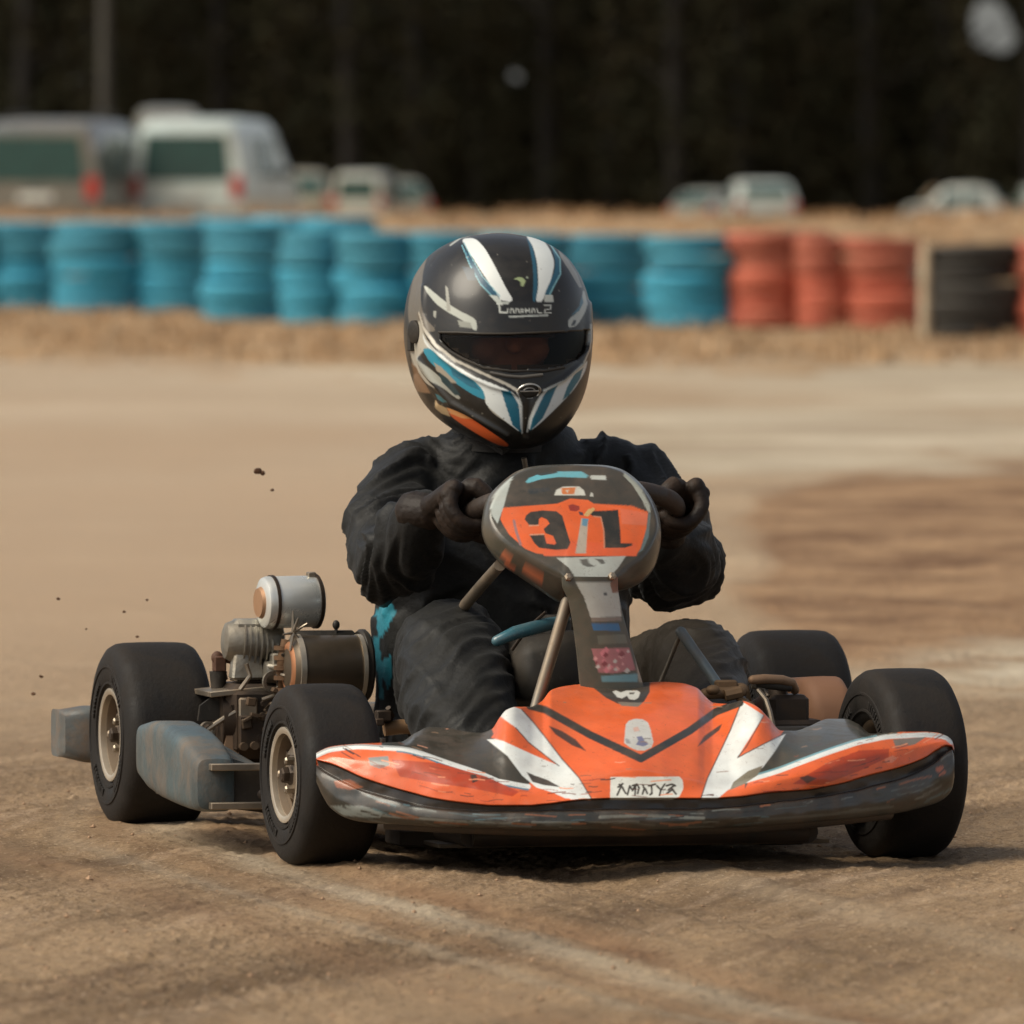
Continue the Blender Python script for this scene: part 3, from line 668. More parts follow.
# dents and ripples of the worn moulding
NV[:,1] += (fbm(NV[:,0]*14, NV[:,2]*22, 5, 3)-.45)*.012
wm = 4.2
whiteline = [(float(a), float(b_)) for a, b_ in zip(qa[::6], wl_[::6])]
lw = [p for p in whiteline if p[0] < 532]; rw = [p for p in whiteline if p[0] > 722]
bulgeL = [(382,752)]+[(a, b_-1.0) for a, b_ in whiteline if 385 < a < 530]+[(534,776),(505,748),(494,735),(489,722),(480,720),(380,715)]
bulgeR = [(745,790)]+[(a, b_-1.0) for a, b_ in whiteline if 742 < a < 900]+[(905,715),(800,712),(783,732),(768,755),(752,774)]
lay = [
 ('p', [(300,840),(300,750)]+[(float(a),float(b_)) for a,b_ in zip(qa[::6],gv[::6])]+[(970,750),(970,840)], (40,46,44)),
 ('p', [(float(a),float(b_)+.0) for a,b_ in zip(qa[::6],oe[::6])]+[(float(a),float(b_)+2) for a,b_ in zip(qa[::-6],gv[::-6])], BLK),
 ('p', bulgeL, (56,56,49)), ('p', bulgeR, (58,62,55)),
 ('l', lw, WHT, 5.0), ('l', rw, WHT, 5.0), ('l', [(a,b_+3) for a,b_ in lw if a>395], (70,120,140), 1.6), ('l', [(a,b_-3) for a,b_ in rw if a<880], (110,160,170), 1.8),
 # fins, left
 ('p', c3([(596,165),(640,140),(668,150),(700,185),(740,235),(790,300),(840,355),(880,420),(815,421),(780,385),(735,322),(690,250),(650,205)]), WHT),
 ('p', c3([(562,240),(610,238),(690,275),(790,322),(850,380),(870,420),(800,418),(760,400),(712,385),(670,350),(625,290)]), WHT),
 ('p', c3([(592,212),(640,196),(690,250),(780,320),(700,285),(612,245),(575,235)]), ORG),
 ('p', c3([(682,338),(705,348),(745,362),(785,384),(735,378),(700,368)]), (60,58,54)),
 ('l', c3([(668,150),(700,185),(740,235),(790,300),(840,355),(878,418)]), (50,44,40), 1.1), ('l', c3([(650,205),(690,250),(780,320)]), (60,50,44), 1.0),
 # fins, right
 ('p', c4([(383,112),(442,150),(408,205),(372,262),(345,305),(318,375),(272,376),(290,320),(318,262),(352,190),(372,140)]), WHT),
 ('p', c4([(345,285),(375,262),(440,228),(503,197),(470,250),(440,290),(400,320),(345,352),(318,375),(275,376),(300,330)]), WHT),
 ('p', c4([(388,252),(408,205),(442,152),(492,195),(440,222)]), ORG),
 ('p', c4([(360,330),(400,300),(440,285),(425,312),(390,335),(350,352)]), (128,122,104)),
 ('l', c4([(383,112),(352,190),(318,262),(290,320),(272,376)]), (46,44,42), 1.1), ('l', c4([(442,150),(395,235),(372,262)]), (50,48,46), 1.0), ('l', c4([(503,197),(440,228),(372,264)]), (50,48,46), 1.0),
 # black chevron
 ('l', [(530,706),(545,710),(590,735),(641,759)], (34,40,38), 7.6), ('l', [(641,759),(690,731),(716,712),(740,703)], (34,40,38), 7.6),
 # top badge
 ('p', [(586,682),(650,682),(650,692),(644,702),(636,705),(618,704),(606,698)], (50,50,46)), ('p', [(617,702),(643,703),(638,707),(622,706)], (120,112,100)),
 ('p', cn([(165,160),(190,150),(225,165),(265,152),(345,150),(368,165),(355,205),(325,220),(290,215),(270,190),(235,210),(200,200)]), (206,206,198)), ('p', cn([(285,165),(330,165),(320,180),(290,180)]), (90,88,82)),
 # shield sticker
 ('p', cn([(262,400),(285,372),(330,358),(385,362),(425,385),(445,440),(465,530),(450,570),(400,592),(345,590),(295,570),(250,535)]), (196,196,190)),
 ('p', cn([(340,490),(380,485),(400,520),(430,545),(390,562),(335,548),(355,520)]), (110,116,146)), ('p', cn([(315,425),(350,415),(365,445),(325,455)]), (206,170,156)), ('p', cn([(255,505),(285,510),(300,540),(270,540)]), (150,150,152)),
 # name plate
 ('p', cn([(150,785),(655,782),(680,810),(684,870),(655,930),(610,948),(148,950)]), (222,224,214)),
 # flicks and scrapes; the darker orange areas are painted shading
 ('p', c3([(748,198),(790,215),(830,240),(862,275),(820,258),(770,225)]), (70,44,34)), ('p', c4([(262,236),(282,205),(330,172),(322,190),(290,215)]), (70,50,42)),
 ('p', c3([(205,295),(265,290),(270,318),(240,328),(210,318)]), (132,138,136)), ('p', c3([(100,365),(150,362),(190,385),(150,392),(110,385)]), (150,84,52)),
 ('p', c3([(275,300),(420,312),(560,352),(660,398),(640,412),(520,388),(400,370),(300,352)]), ORG_SHADE), ('p', c4([(780,240),(700,245),(620,275),(560,310),(520,335),(600,338),(700,300),(780,262)]), ORG_SHADE),
 ('p', c4([(768,268),(790,258),(802,266),(788,278),(770,278)]), (220,130,100)), ('p', c4([(905,292),(925,285),(935,305),(915,315)]), (170,90,60)),
 ('p', c4([(790,215),(880,208),(850,228),(800,240)]), (120,112,104)),
 ('p', c3([(512,348),(530,345),(536,365),(520,372)]), (60,40,34)), ('p', c4([(538,318),(560,312),(585,320),(560,334)]), (90,50,36)),
 ('l', c4([(0,425),(120,420),(280,428)]), (118,122,114), 3.0), ('l', c3([(700,490),(850,492),(1020,488)]), (100,104,98), 2.5), ('l', c3([(250,470),(470,488),(640,494)]), (116,120,114), 2.5),
 ('p', c3([(90,440),(130,470),(240,478),(250,462),(190,440)]), (120,128,124)), ('l', c4([(430,432),(620,418),(790,395)]), (76,82,78), 2.5),
]
gl = [ [(205,860),(240,835)], [(215,840),(243,868),(230,850),(200,918)], [(240,868),(262,905)],
       [(275,915),(292,850),(312,885),(335,840),(330,915)], [(312,848),(345,838),(360,865),(350,905)], [(388,845),(398,870),(385,910)], [(405,870),(420,905)],
       [(450,850),(455,905),(440,915)], [(430,850),(480,838)], [(490,850),(520,880),(510,920)], [(548,838),(520,880)], [(560,850),(600,838),(625,850)], [(575,880),(620,845)], [(600,870),(630,910)], [(565,905),(600,880)] ]
for g_ in gl: lay.append(('l', cn(g_), (40,44,40), 1.9))
rs = random.Random(21)
qu = qa
for i in range(230):      # scuffs and stone chips, running along the moulding
    a = rs.uniform(330, 945); k_ = int(np.argmin(np.abs(qu-a))); zone = rs.random()
    if zone < .45: b0 = rs.uniform(float(gv[k_])+2, float(un[k_])-1); c_ = rs.choice([(96,102,98),(76,84,80),(24,28,26),(30,30,28),(130,80,54),(66,94,100)]); ln = rs.uniform(5,34); wd_l = rs.uniform(.5,1.8)
    elif zone < .85: b0 = rs.uniform(float(wl_[k_]), float(oe[k_])); c_ = rs.choice([(120,46,26),(90,52,38),(60,40,32),(236,150,110),(170,60,30)]); ln = rs.uniform(3,20); wd_l = rs.uniform(.4,1.2)
    else: b0 = rs.uniform(float(tp[k_]), float(wl_[k_])); c_ = rs.choice([(120,70,48),(70,52,42),(236,170,140),(150,120,96)]); ln = rs.uniform(2,12); wd_l = rs.uniform(.4,1.0)
    sl_p = (float(gv[min(k_+10,nu-1)])-float(gv[max(k_-10,0)]))/(qu[min(k_+10,nu-1)]-qu[max(k_-10,0)])+rs.uniform(-.12,.12)
    lay.append(('l', [(a,b0),(a+ln*.5,b0+sl_p*ln*.5+rs.uniform(-.8,.8)),(a+ln,b0+sl_p*ln)], c_, wd_l))
nose_col = paint(NV, ORG, lay)
# only the skin seen from the front and above carries the livery; underside stays dark plastic
rowi = np.repeat(qv, nu); nose_col[rowi < 1.2] = lin((60,62,58))
nose = gridmesh('nose_cone', NV, nv, nu, livery, kart, nose_col)
nose['label'] = 'wide orange nose with white fins, black chevron and lettered plate'
# closing plates at the tips + inner shell so that it is solid from behind
bk = G(); 
for side in (0, nu-1):
    ring = [tuple(NV[int(k_)*nu+side]) for k_ in np.linspace(0, nv-1, 40)]; cc_ = np.mean(ring, 0); bk.add(ring+[tuple(cc_)], [(i, i+1, 40) for i in range(39)]+[(39,0,40)])
bk.build('end_cap', blackpl, nose)
lowb = [L(a, b_, y) for a, b_, y in ((385,822,-.26),(450,826,-.30),(540,829,-.33),(637,829,-.335),(740,826,-.33),(820,820,-.30),(890,812,-.26))]
G().tube(lowb, .011, n=12).build('nose_support_bar', frame_m, kart)
for a in (520, 742):
    G().tube([L(a,822,-.31), L(a,815,-.12), L(a,806,0.0)], .011, n=10).build('nose_bracket', frame_m, kart)

# ---------------------------------------------------------------- number panel above the steering column
def loop(pts, n):
    P = np.array(pts, float); m_ = len(P); out = []
    for i in range(n):
        t = i/n*m_; k_ = int(t); f = t-k_; p0, p1, p2, p3 = P[(k_-1)%m_], P[k_%m_], P[(k_+1)%m_], P[(k_+2)%m_]
        out.append(.5*((2*p1)+(-p0+p2)*f+(2*p0-5*p1+4*p2-p3)*f*f+(-p0+3*p1-3*p2+p3)*f**3))
    return np.array(out)
sil = c2([(400,96),(300,102),(225,122),(160,170),(110,225),(90,290),(86,365),(112,430),(165,492),(235,540),(310,590),(395,640),(440,600),(560,592),(640,592),(715,560),(762,505),(786,430),(791,350),(775,270),(728,190),(660,128),(590,102),(500,96)])
face = c2([(400,102),(310,108),(240,128),(185,170),(140,225),(118,285),(130,330),(165,380),(215,422),(275,455),(340,490),(392,520),(430,548),(520,552),(600,545),(650,500),(705,462),(748,410),(772,350),(762,280),(722,205),(655,140),(585,110),(500,102)])
nT = 240; S_, Fc = loop(sil, nT), loop(face, nT); cen = np.array([571., 520.])
def py_depth(b_): return -.035+.165*(603-b_)/138.      # the face leans back: higher is further
rings = []
for f in np.concatenate([np.linspace(0.0, .97, 130), [1.0]]):
    Q_ = cen+(Fc-cen)*f; y = py_depth(Q_[:,1])-.016*(1-f*f); rings.append(Lv(Q_[:,0], Q_[:,1], y))
yS = py_depth(Fc[:,1])
for f, dy in ((.25,.004),(.6,.014),(.88,.028),(1.0,.045)):
    Q_ = Fc+(S_-Fc)*f; rings.append(Lv(Q_[:,0], Q_[:,1], yS+dy))
for f, dy in ((.96,.062),(.86,.072),(.0,.07)):
    Q_ = cen+(S_-cen)*f; rings.append(Lv(Q_[:,0], Q_[:,1], (yS+dy if f else py_depth(np.full(nT,520.))+dy)))
PV = np.concatenate([np.concatenate([r, r[:1]]) for r in rings]); 
lay = [
 ('p', c7([(-90,60),(1100,60),(1100,345),(900,345),(640,328),(600,305),(480,295),(390,330),(20,352),(-90,350)]), (54,55,49)),
 ('p', c7([(20,360),(390,332),(480,297),(600,307),(640,332),(900,347),(1010,390),(1000,500),(960,640),(930,682),(400,690),(250,672),(170,640),(60,540),(2,440)]), ORG),
 ('p', c7([(300,560),(420,580),(700,600),(930,600),(935,690),(300,690)]), (226,96,52)), ('p', c7([(640,335),(1010,395),(1000,480),(830,470),(820,370)]), (224,112,76)),
 ('p', c7([(168,440),(178,412),(210,388),(290,378),(385,384),(425,415),(450,500),(482,600),(462,642),(385,648),(268,634),(235,602),(203,549),(302,545),(318,604),(372,612),(384,600),(362,552),(312,535),(298,505),(338,468),(320,440),(284,424),(266,436),(262,478),(200,480)]), (34,40,38)),
 ('p', c7([(606,398),(628,384),(720,380),(805,374),(820,500),(826,602),(902,604),(905,618),(850,634),(716,634),(712,520),(690,424),(640,420)]), (34,40,38)),
 ('l', c7([(640,418),(690,424),(710,520),(714,634)]), (206,140,110), 1.2), ('l', c7([(200,482),(262,480)]), (214,150,120), 1.2), ('l', c7([(203,545),(300,541)]), (214,150,120), 1.3),
 ('p', c7([(555,430),(602,440),(595,560),(588,672),(515,672),(535,560)]), (178,166,150)), ('p', c7([(563,432),(606,436),(592,488),(560,480)]), (96,142,164)), ('p', c7([(600,372),(640,358),(650,372),(600,420),(570,412)]), (206,170,110)),
 ('p', c7([(465,345),(495,335),(540,348),(545,372),(520,385),(478,380)]), (150,48,36)), ('p', c7([(535,385),(565,392),(570,412),(545,410)]), (70,60,70)),
 ('p', c7([(176,180),(196,158),(260,132),(390,112),(560,112),(602,140),(592,156),(400,150),(280,165),(192,192)]), (96,170,182)), ('p', c7([(240,128),(390,112),(385,124),(280,142)]), (50,60,60)),
 ('p', c7([(612,146),(622,138),(722,140),(724,170),(624,166)]), (188,194,186)),
 ('p', c7([(370,275),(385,238),(430,216),(540,214),(572,240),(584,276)]), (202,202,190)), ('p', c7([(418,225),(520,220),(505,268),(425,268)]), (204,116,60)), ('p', c7([(448,240),(470,236),(462,262)]), (202,190,170)),
 ('p', c7([(620,255),(635,262),(638,284),(612,282)]), (180,180,170)), ('p', c7([(190,232),(330,220),(345,245),(220,268),(190,256)]), (40,50,52)),
 ('p', c2([(215,122),(205,150),(190,195),(172,262),(148,330),(128,300),(118,262),(140,205),(172,160)]), (172,180,174)),
 ('p', c7([(845,118),(900,150),(965,225),(1018,320),(1028,392),(1005,384),(965,300),(900,200),(840,140)]), (158,162,150)),  # pale highlight on the right rim, painted into the panel colours
 ('p', c7([(385,702),(860,690),(805,772),(745,835),(510,830),(470,770)]), (176,180,172)), ('p', c7([(545,715),(595,708),(610,740),(650,762),(600,765),(560,750)]), (96,96,90)), ('p', c7([(640,708),(700,712),(720,742),(690,745),(665,720)]), (96,96,90)),
 ('p', c7([(1012,395),(1030,400),(1015,560),(975,650),(940,672),(962,640),(1000,500)]), (96,112,112)),
 ('l', c7([(95,450),(110,520),(140,610)]), (150,110,110), 2.6),
]
pc_ = paint(PV, (56,58,51), lay)
ri_ = np.repeat(np.arange(len(rings)), nT+1)
pc_[ri_ > 131] = lin((64,66,58)); pc_[ri_ > 134] = lin((40,40,36))
P2 = to_pixels(PV); m_ = inpoly(P2, c7([(20,640),(50,640),(75,720),(70,760),(200,780),(330,830),(400,880),(380,900),(280,850),(150,805),(40,770),(8,690)])) & (ri_ > 131); pc_[m_] = lin((176,98,66))
m_ = inpoly(P2, c7([(330,720),(440,790),(430,812),(340,760)])) & (ri_ > 131); pc_[m_] = lin((160,92,64))
PV[:,1] += (fbm(PV[:,0]*25, PV[:,2]*25, 8, 2)-.4)*.003
pan = gridmesh('number_panel', PV, len(rings), nT+1, livery, kart, pc_)
pan['label'] = 'rounded front panel with black 3 and 1 on orange'

# strut fairing below the panel
def strut_y(b_): return -.045-.008*(b_-585)/100.
left = pch(np.array([560.,585,600,640,684]), np.array([561.,562,568,575,580]), np.linspace(577,692,90)); right = pch(np.array([560.,585,600,640,684]), np.array([618.,618,620,630,643]), np.linspace(577,692,90))
bb = np.linspace(577,692,90); SV = []; prof_t = np.concatenate([[0,0],np.linspace(0,1,60),[1,1]]); prof_d = np.concatenate([[.05,.02],.010*np.cos(np.linspace(-1.5,1.5,60))*-1+.004,[.02,.05]])
for b_, l_, r_ in zip(bb, left, right):
    a = l_+(r_-l_)*prof_t; SV.append(Lv(a, np.full(len(a), b_), strut_y(b_)+prof_d))
SV = np.concatenate(SV)
lay = [('p', c2([(455,560),(615,560),(625,600),(635,695),(515,700),(488,620)]), (172,176,168)),
 ('p', c2([(518,722),(625,722),(632,752),(525,750)]), (38,96,140)), ('p', c2([(515,700),(635,698),(636,712),(518,716)]), (120,110,100)),
 ('p', c2([(518,822),(665,818),(692,905),(600,920),(545,915),(530,870)]), (158,100,104)), ('p', c2([(555,930),(700,920),(700,952),(560,952)]), (96,140,150)),
 ('p', c2([(540,770),(650,765),(660,800),(545,805)]), (92,96,84)), ('p', c2([(655,640),(668,640),(715,900),(722,955),(705,955)]), (150,142,126)), ('p', c2([(565,602),(578,600),(580,612),(567,612)]), (40,40,40)),
 ('p', c2([(612,540),(640,540),(632,600),(600,602),(590,565)]), (120,80,58))]
rr_ = random.Random(3)
for i in range(26):
    a, b_ = rr_.uniform(530,680), rr_.uniform(825,910); s_ = rr_.uniform(6,16)
    if a < 690-(915-b_)*.25: lay.append(('p', c2([(a,b_-s_),(a+s_,b_),(a,b_+s_*.8),(a-s_,b_+2)]), rr_.choice([(206,150,150),(190,186,180),(120,50,60),(200,120,130)])))
st = gridmesh('strut_fairing', SV, 90, len(prof_t), livery, kart, paint(SV, (66,68,58), lay)); st['label'] = 'narrow upright cover with worn stickers under the number panel'
G().loft([[L(588,690,-.02),L(632,690,-.02),L(632,690,.0),L(588,690,.0)],[L(568,600,.0),L(612,600,.0),L(612,600,.03),L(568,600,.03)]]).build('strut_back', blackpl, kart)
for a, b_ in ((568,578),(612,577)): G().lathe([(0,.006),(.004,.006),(.006,.003),(.006,.0005)], L(a,b_,-.045), (0,-1,.6), n=6).build('bolt', steel, kart, sharp=25)

# struts carrying the panel and steering column
G().tube([L(500,565,.08),L(482,585,.22),L(466,604,.34),L(452,630,.46)], .0085, n=14).build('panel_stay', steel, kart)
G().tube([L(568,598,.03),L(556,640,.03),L(540,694,.03),L(534,715,.03)], .0088, n=14).build('panel_stay', steel, kart)
G().tube([L(575,610,.02),L(580,650,.0),L(584,690,-.02)], .0055, n=12).build('panel_stay', steel, kart)
blu = mat('blue_grey_tube', (104,120,124), .4, metal=.4, dust=.45, scale=20)
G().tube([L(681,632,.12),L(702,662,.10),L(724,694,.08)], .0078, n=14, round_ends=True).build('steering_stay', blu, kart)
G().tube([L(681,633,.12),L(670,660,.14),L(660,684,.15)], .0034, n=10).build('cable', steel, kart)
G().tube([L(546,612,.16),L(528,628,.18),L(512,650,.2)], .0026, n=8).build('cable', darkst, kart)

# ---------------------------------------------------------------- chassis
zf = .045
fr = G()
fr.tube([(-.24,-.16,zf),(-.26,.1,zf),(-.33,.45,zf),(-.34,.9,zf),(-.33,1.15,zf)], .016, n=14)
fr.tube([(.24,-.16,zf),(.26,.1,zf),(.33,.45,zf),(.34,.9,zf),(.33,1.15,zf)], .016, n=14)
for y_, x_ in ((-.16,.24),(.12,.262),(.52,.33),(.92,.34),(1.15,.33)): fr.tube([(-x_,y_,zf),(x_,y_,zf)], .015, n=14)
for s_ in (-1, 1):
    fr.tube([(s_*.26,.0,zf),(s_*.33,.0,.09)], .016, n=12)
    fr.tube([(s_*.33,.40,.05),(s_*.50,.42,.07),(s_*.50,.42,.10)], .010, n=10); fr.tube([(s_*.33,.78,.05),(s_*.50,.76,.07),(s_*.50,.76,.10)], .010, n=10)
    fr.tube([(s_*.27,.22,.055),(s_*.44,.25,.085),(s_*.50,.30,.085)], .009, n=10)
fr.build('frame', frame_m, kart)
for zz in (.07, .125):     # the two flat rungs seen between the side pod and the front wheel
    G().box((-.455,.235,zz), (.15,.02,.010)).build('pod_rung', steel, kart)
G().box((-.452,.26,.098),(.13,.012,.052)).build('pod_bracket', blackpl, kart)
G().box((0,.30,.030),(.56,.86,.006)).build('floor_tray', mat('floor_sheet', (92,88,80), .5, metal=.7, dust=.6, scale=6), kart)
for s_, xx in ((-1,.335),(1,.335)):
    k_ = G(); k_.box((s_*(xx+.02),0,.115),(.035,.05,.11)); k_.lathe([(-.03,.012),(.06,.012)], (s_*(xx+.045),0,.127), (s_,0,0), n=14); k_.lathe([(-.06,.008),(.06,.008)], (s_*(xx),0,.115), (0,0,1), n=12)
    k_.build('stub_axle', steel, kart)
    G().tube([(s_*.03,.055,.105),(s_*(xx),.06,.115)], .0065, n=10).build('tie_rod', steel, kart)
G().tube([(-.37,1.03,.132),(.46,1.03,.135)], .018, n=20).build('rear_axle', steel, kart)
G().lathe([(-.003,.04),(-.003,.09),(.003,.09),(.003,.04)], (.16,1.03,.133), (1,0,0), n=36, close=True).build('brake_disc', steel, kart)
G().lathe([(-.004,.02),(-.004,.082),(.004,.082),(.004,.02)], (-.17,1.03,.133), (1,0,0), n=48, close=True).build('sprocket', darkst, kart)
# low dark skid blocks below the nose
G().box(L(462,836,.02),(.20,.10,.024)).build('skid_plate', blackpl, kart); G().lathe([(-.035,.006),(-.03,.016),(.03,.016),(.035,.006)], L(781,834,-.05), (1,0,0), n=20).build('skid_plate', blackpl, kart)

# steering column and wheel
WC = L(571,515,.30); wn_ = Vector((0, math.cos(math.radians(74)), math.sin(math.radians(74)))).normalized(); wu = Vector((0,-wn_.z, wn_.y)); WR = .150
G().tube([L(600,760,-.10), WC-wn_*.03], .010, n=14).build('steering_column', steel, kart)
leather = mat('worn_black_grip', (34,29,26), .55, dust=.5, dcol=(96,74,56), scale=26, bump=.3, bscale=120)
sw = G(); n_ = 96
ringpts = [[WC+(Vector((1,0,0))*math.cos(2*math.pi*i/n_)+wu*math.sin(2*math.pi*i/n_))*(WR+.0145*math.cos(q))+wn_*(.0145*math.sin(q)) for q in [2*math.pi*k_/14 for k_ in range(14)]] for i in range(n_)]
ringpts.append(ringpts[0]); sw.loft(ringpts, cap=False)
swo = sw.build('steering_wheel', leather, kart, sharp=0)
sp_ = G()
for a in (math.radians(8), math.radians(172), math.radians(270)):
    d_ = Vector((1,0,0))*math.cos(a)+wu*math.sin(a); sd = d_.cross(wn_).normalized(); rr3 = []
    for r_, w_ in ((.02,.022),(.08,.014),(WR,.017)): c_ = WC-wn_*(.022*(1-r_/WR))+d_*r_; rr3.append([c_+sd*w_+wn_*.003, c_-sd*w_+wn_*.003, c_-sd*w_-wn_*.003, c_+sd*w_-wn_*.003])
    sp_.loft(rr3)
sp_.lathe([(-.03,.028),(-.018,.028),(-.015,.020),(-.015,.002)], WC, wn_, n=24); sp_.build('spoke', alu, swo)

# seat
sg = G(); rings = []
for t in np.linspace(0, 1, 26):
    if t < .5: y_, z_ = .50+.5*t, .085-.09*t+.05*(t*2)**3*.3
    else: y_, z_ = .75+.20*(t-.5)*2, .06+.40*((t-.5)*2)**1.25
    wv = .14+.03*math.sin(t*3.0); h_ = .13*math.sin(min(1,t*1.6)*math.pi/2)*(1-.35*t); ring = []
    for q in np.linspace(-1,1,21):
        up = abs(q)**3.2*h_; ring.append(Vector((.03+wv*math.copysign(abs(q)**.8,q), y_-up*(t>.5)*1.1, z_+up*(1.15 if t<.5 else .35))))
    rings.append(ring)
sg.loft(rings, cap=False, closed=False)
so_ = sg.build('seat', mat('seat_shell', (44,44,42), .4, dust=.5, dcol=(120,100,80), scale=8), kart, sharp=0); md = so_.modifiers.new('s','SOLIDIFY'); md.thickness = .008
G().tube([(.03+.19,.62,.12),(.03+.22,.62,.07),(.33,.60,.05)], .009, n=10).build('seat_stay', steel, kart)
G().tube([(-.155,.62,.12),(-.19,.60,.085),(-.33,.58,.055)], .012, n=10).build('seat_stay', steel, kart)
bkl = G(); bkl.box(L(383,716,.55),(.022,.02,.016)); bkl.box(L(378,722,.54),(.012,.03,.01)); bkl.tube([L(388,708,.55),L(392,716,.56),L(388,724,.56)], .004, n=8); bkl.build('clamp', darkst, kart)
G().tube([L(384,729,.56), L(400,727,.56), L(430,727,.56)], .011, n=12).build('side_tube', mat('brass_tube',(150,118,86),.45,metal=.5,dust=.5,scale=14), kart)

# teal fuel tank between the legs
ft = mat('teal_tank', (22,92,108), .25, coat=.5, dust=.35, scale=10)
R_ = Matrix.Rotation(math.radians(-9), 3, 'Y')
ftk = G().box(L(548,668,.27),(.125,.17,.100), rot=R_, taper=.86, b=.022).build('fuel_tank', blackpl, kart, sharp=60)
G().tube([L(497,641,.17),L(515,633,.17),L(545,625,.17),L(566,620,.17)], [.008,.010,.010,.007], n=14, round_ends=True).build('teal_bar', ft, kart)
G().lathe([(-.01,.022),(.012,.022),(.016,.018),(.016,.002)], L(556,626,.27), (0,0,1), n=20).build('tank_cap', blackpl, kart)

# pedal and linkage cluster in front of the driver's outer foot
G().tube([L(753,680,.08),L(764,679,.08),L(782,680,.09),L(792,683,.10),L(795,690,.11)], .0068, n=14, round_ends=True).build('pedal', mat('pedal_metal',(150,118,90),.45,metal=.5,dust=.4,scale=18), kart)
G().tube([L(756,684,.09),L(775,686,.09),L(790,688,.10)], .006, n=10).build('pedal_pad', blackpl, kart)
lk = G()
lk.tube([L(706,694,.06),L(722,693,.06),L(740,692,.06)], .0085, n=12, round_ends=True); lk.box(L(726,688,.07),(.03,.02,.022)); lk.ell(L(713,690,.05),(.010,.009,.007)); lk.ell(L(741,690,.07),(.011,.012,.010))
lk.lathe([(-.012,.009),(.012,.009)], L(733,694,.05), (1,0,.2), n=8); lk.tube([L(738,698,.05),L(752,706,.05),L(760,722,.04),L(766,736,.04)], .0045, n=8)
lk.build('steering_linkage', mat('rusty_joint',(120,96,70),.6,metal=.4,dust=.6,dcol=(150,116,80),scale=30), kart)
cb = G(); cb.tube([L(758,690,.08),L(766,700,.07),L(770,712,.06),L(774,730,.05)], .004, n=8); cb.tube([L(752,686,.09),L(764,690,.09),L(768,697,.08)], .0035, n=8); cb.tube([L(745,700,.07),L(756,716,.05),L(764,740,.04)], .0035, n=8); cb.build('brake_cable', steel, kart)
mc = G(); mc.box(L(786,712,.12),(.055,.06,.05)); mc.lathe([(-.03,.014),(.03,.014)], L(779,700,.12), (0,.4,1), n=14); mc.box(L(790,735,.12),(.08,.09,.045)); mc.build('brake_cylinder', darkst, kart)
G().box(L(760,745,.0),(.16,.06,.05)).build('side_bracket', blackpl, kart)

# ---------------------------------------------------------------- side pods and rear bumper
def pod(name, secs, m, lbl=None, par=kart):
    """secs: (y, x_in, x_out, z0, z1) sections with rounded corners"""
    g = G(); rings = []
    for y_, xi, xo, z0, z1 in secs:
        w_, h_ = abs(xo-xi)/2, (z1-z0)/2; cx_, cz_ = (xi+xo)/2, (z0+z1)/2; ring = []
        for k_ in range(36):
            a = 2*math.pi*k_/36; cs, sn = math.cos(a), math.sin(a); e_ = .42
            ring.append((cx_+w_*math.copysign(abs(cs)**e_,cs), y_, cz_+h_*math.copysign(abs(sn)**e_,sn)))
        rings.append(ring)
    g.loft(rings); o = g.build(name, m, par, sharp=40)
    if lbl: o['label'] = lbl
    return o
pod('side_pod', [(.245,-.505,-.532,.075,.125),(.250,-.492,-.545,.064,.136),(.27,-.487,-.548,.060,.141),(.34,-.484,-.550,.060,.158),(.42,-.482,-.551,.062,.170),(.52,-.484,-.551,.066,.178),(.62,-.486,-.549,.074,.174),(.70,-.490,-.545,.088,.166),(.725,-.50,-.538,.096,.158),(.73,-.51,-.53,.105,.150)], pod_m, 'scuffed blue grey side pod in front of the rear wheel')
G().loft([[(-.495,.50,.165),(-.40,.48,.110),(-.40,.30,.105),(-.495,.28,.137)],[(-.495,.50,.159),(-.40,.48,.104),(-.40,.30,.099),(-.495,.28,.131)]]).build('pod_cover', pod_m, kart)
pb2 = L(822,698,.24)
pod('side_pod', [(.165,pb2.x-.012,pb2.x+.012,.10,.17),(.172,pb2.x-.026,pb2.x+.024,.07,.205),(.19,pb2.x-.035,pb2.x+.034,.06,.232),(.23,pb2.x-.038,pb2.x+.037,.055,.246),(.34,pb2.x-.038,pb2.x+.037,.055,.240),(.55,pb2.x-.036,pb2.x+.035,.06,.20),(.72,pb2.x-.03,pb2.x+.03,.07,.17)], tanpl, 'rounded brown pod in front of the far rear wheel')
# rear bumper: hollow-topped plastic bar behind the wheels
rbz = (.083,.168)
ys = 1.235; g = G(); rings = []
for x_, dy in ((-.553,.02),(-.548,.0),(-.515,-.012),(-.40,.0),(-.2,.015),(.2,.015),(.42,.0),(.56,-.012),(.596,.0),(.60,.02)):
    zz0, zz1 = (rbz if -.53 < x_ < .57 else (rbz[0]+.008, rbz[1]-.006)); ring = []
    for k_ in range(28):
        a = 2*math.pi*k_/28; cs, sn = math.cos(a), math.sin(a)
        ring.append((x_, ys+dy+.035+.035*math.copysign(abs(cs)**.45,cs), (zz0+zz1)/2+(zz1-zz0)/2*math.copysign(abs(sn)**.35,sn)))
    rings.append(ring)
g.loft(rings); g.build('rear_bumper', mat('grey_bumper', (76,86,88), .5, bump=.3, bscale=60, dust=.65, dcol=(124,100,78), scale=30, scratch=.6, scol=(52,54,54), dlo=.45, dhi=.65), kart, sharp=50)
for s_ in (-.25, .25): G().tube([(s_,1.15,.05),(s_,1.22,.08)], .012, n=10).build('bumper_bracket', steel, kart)

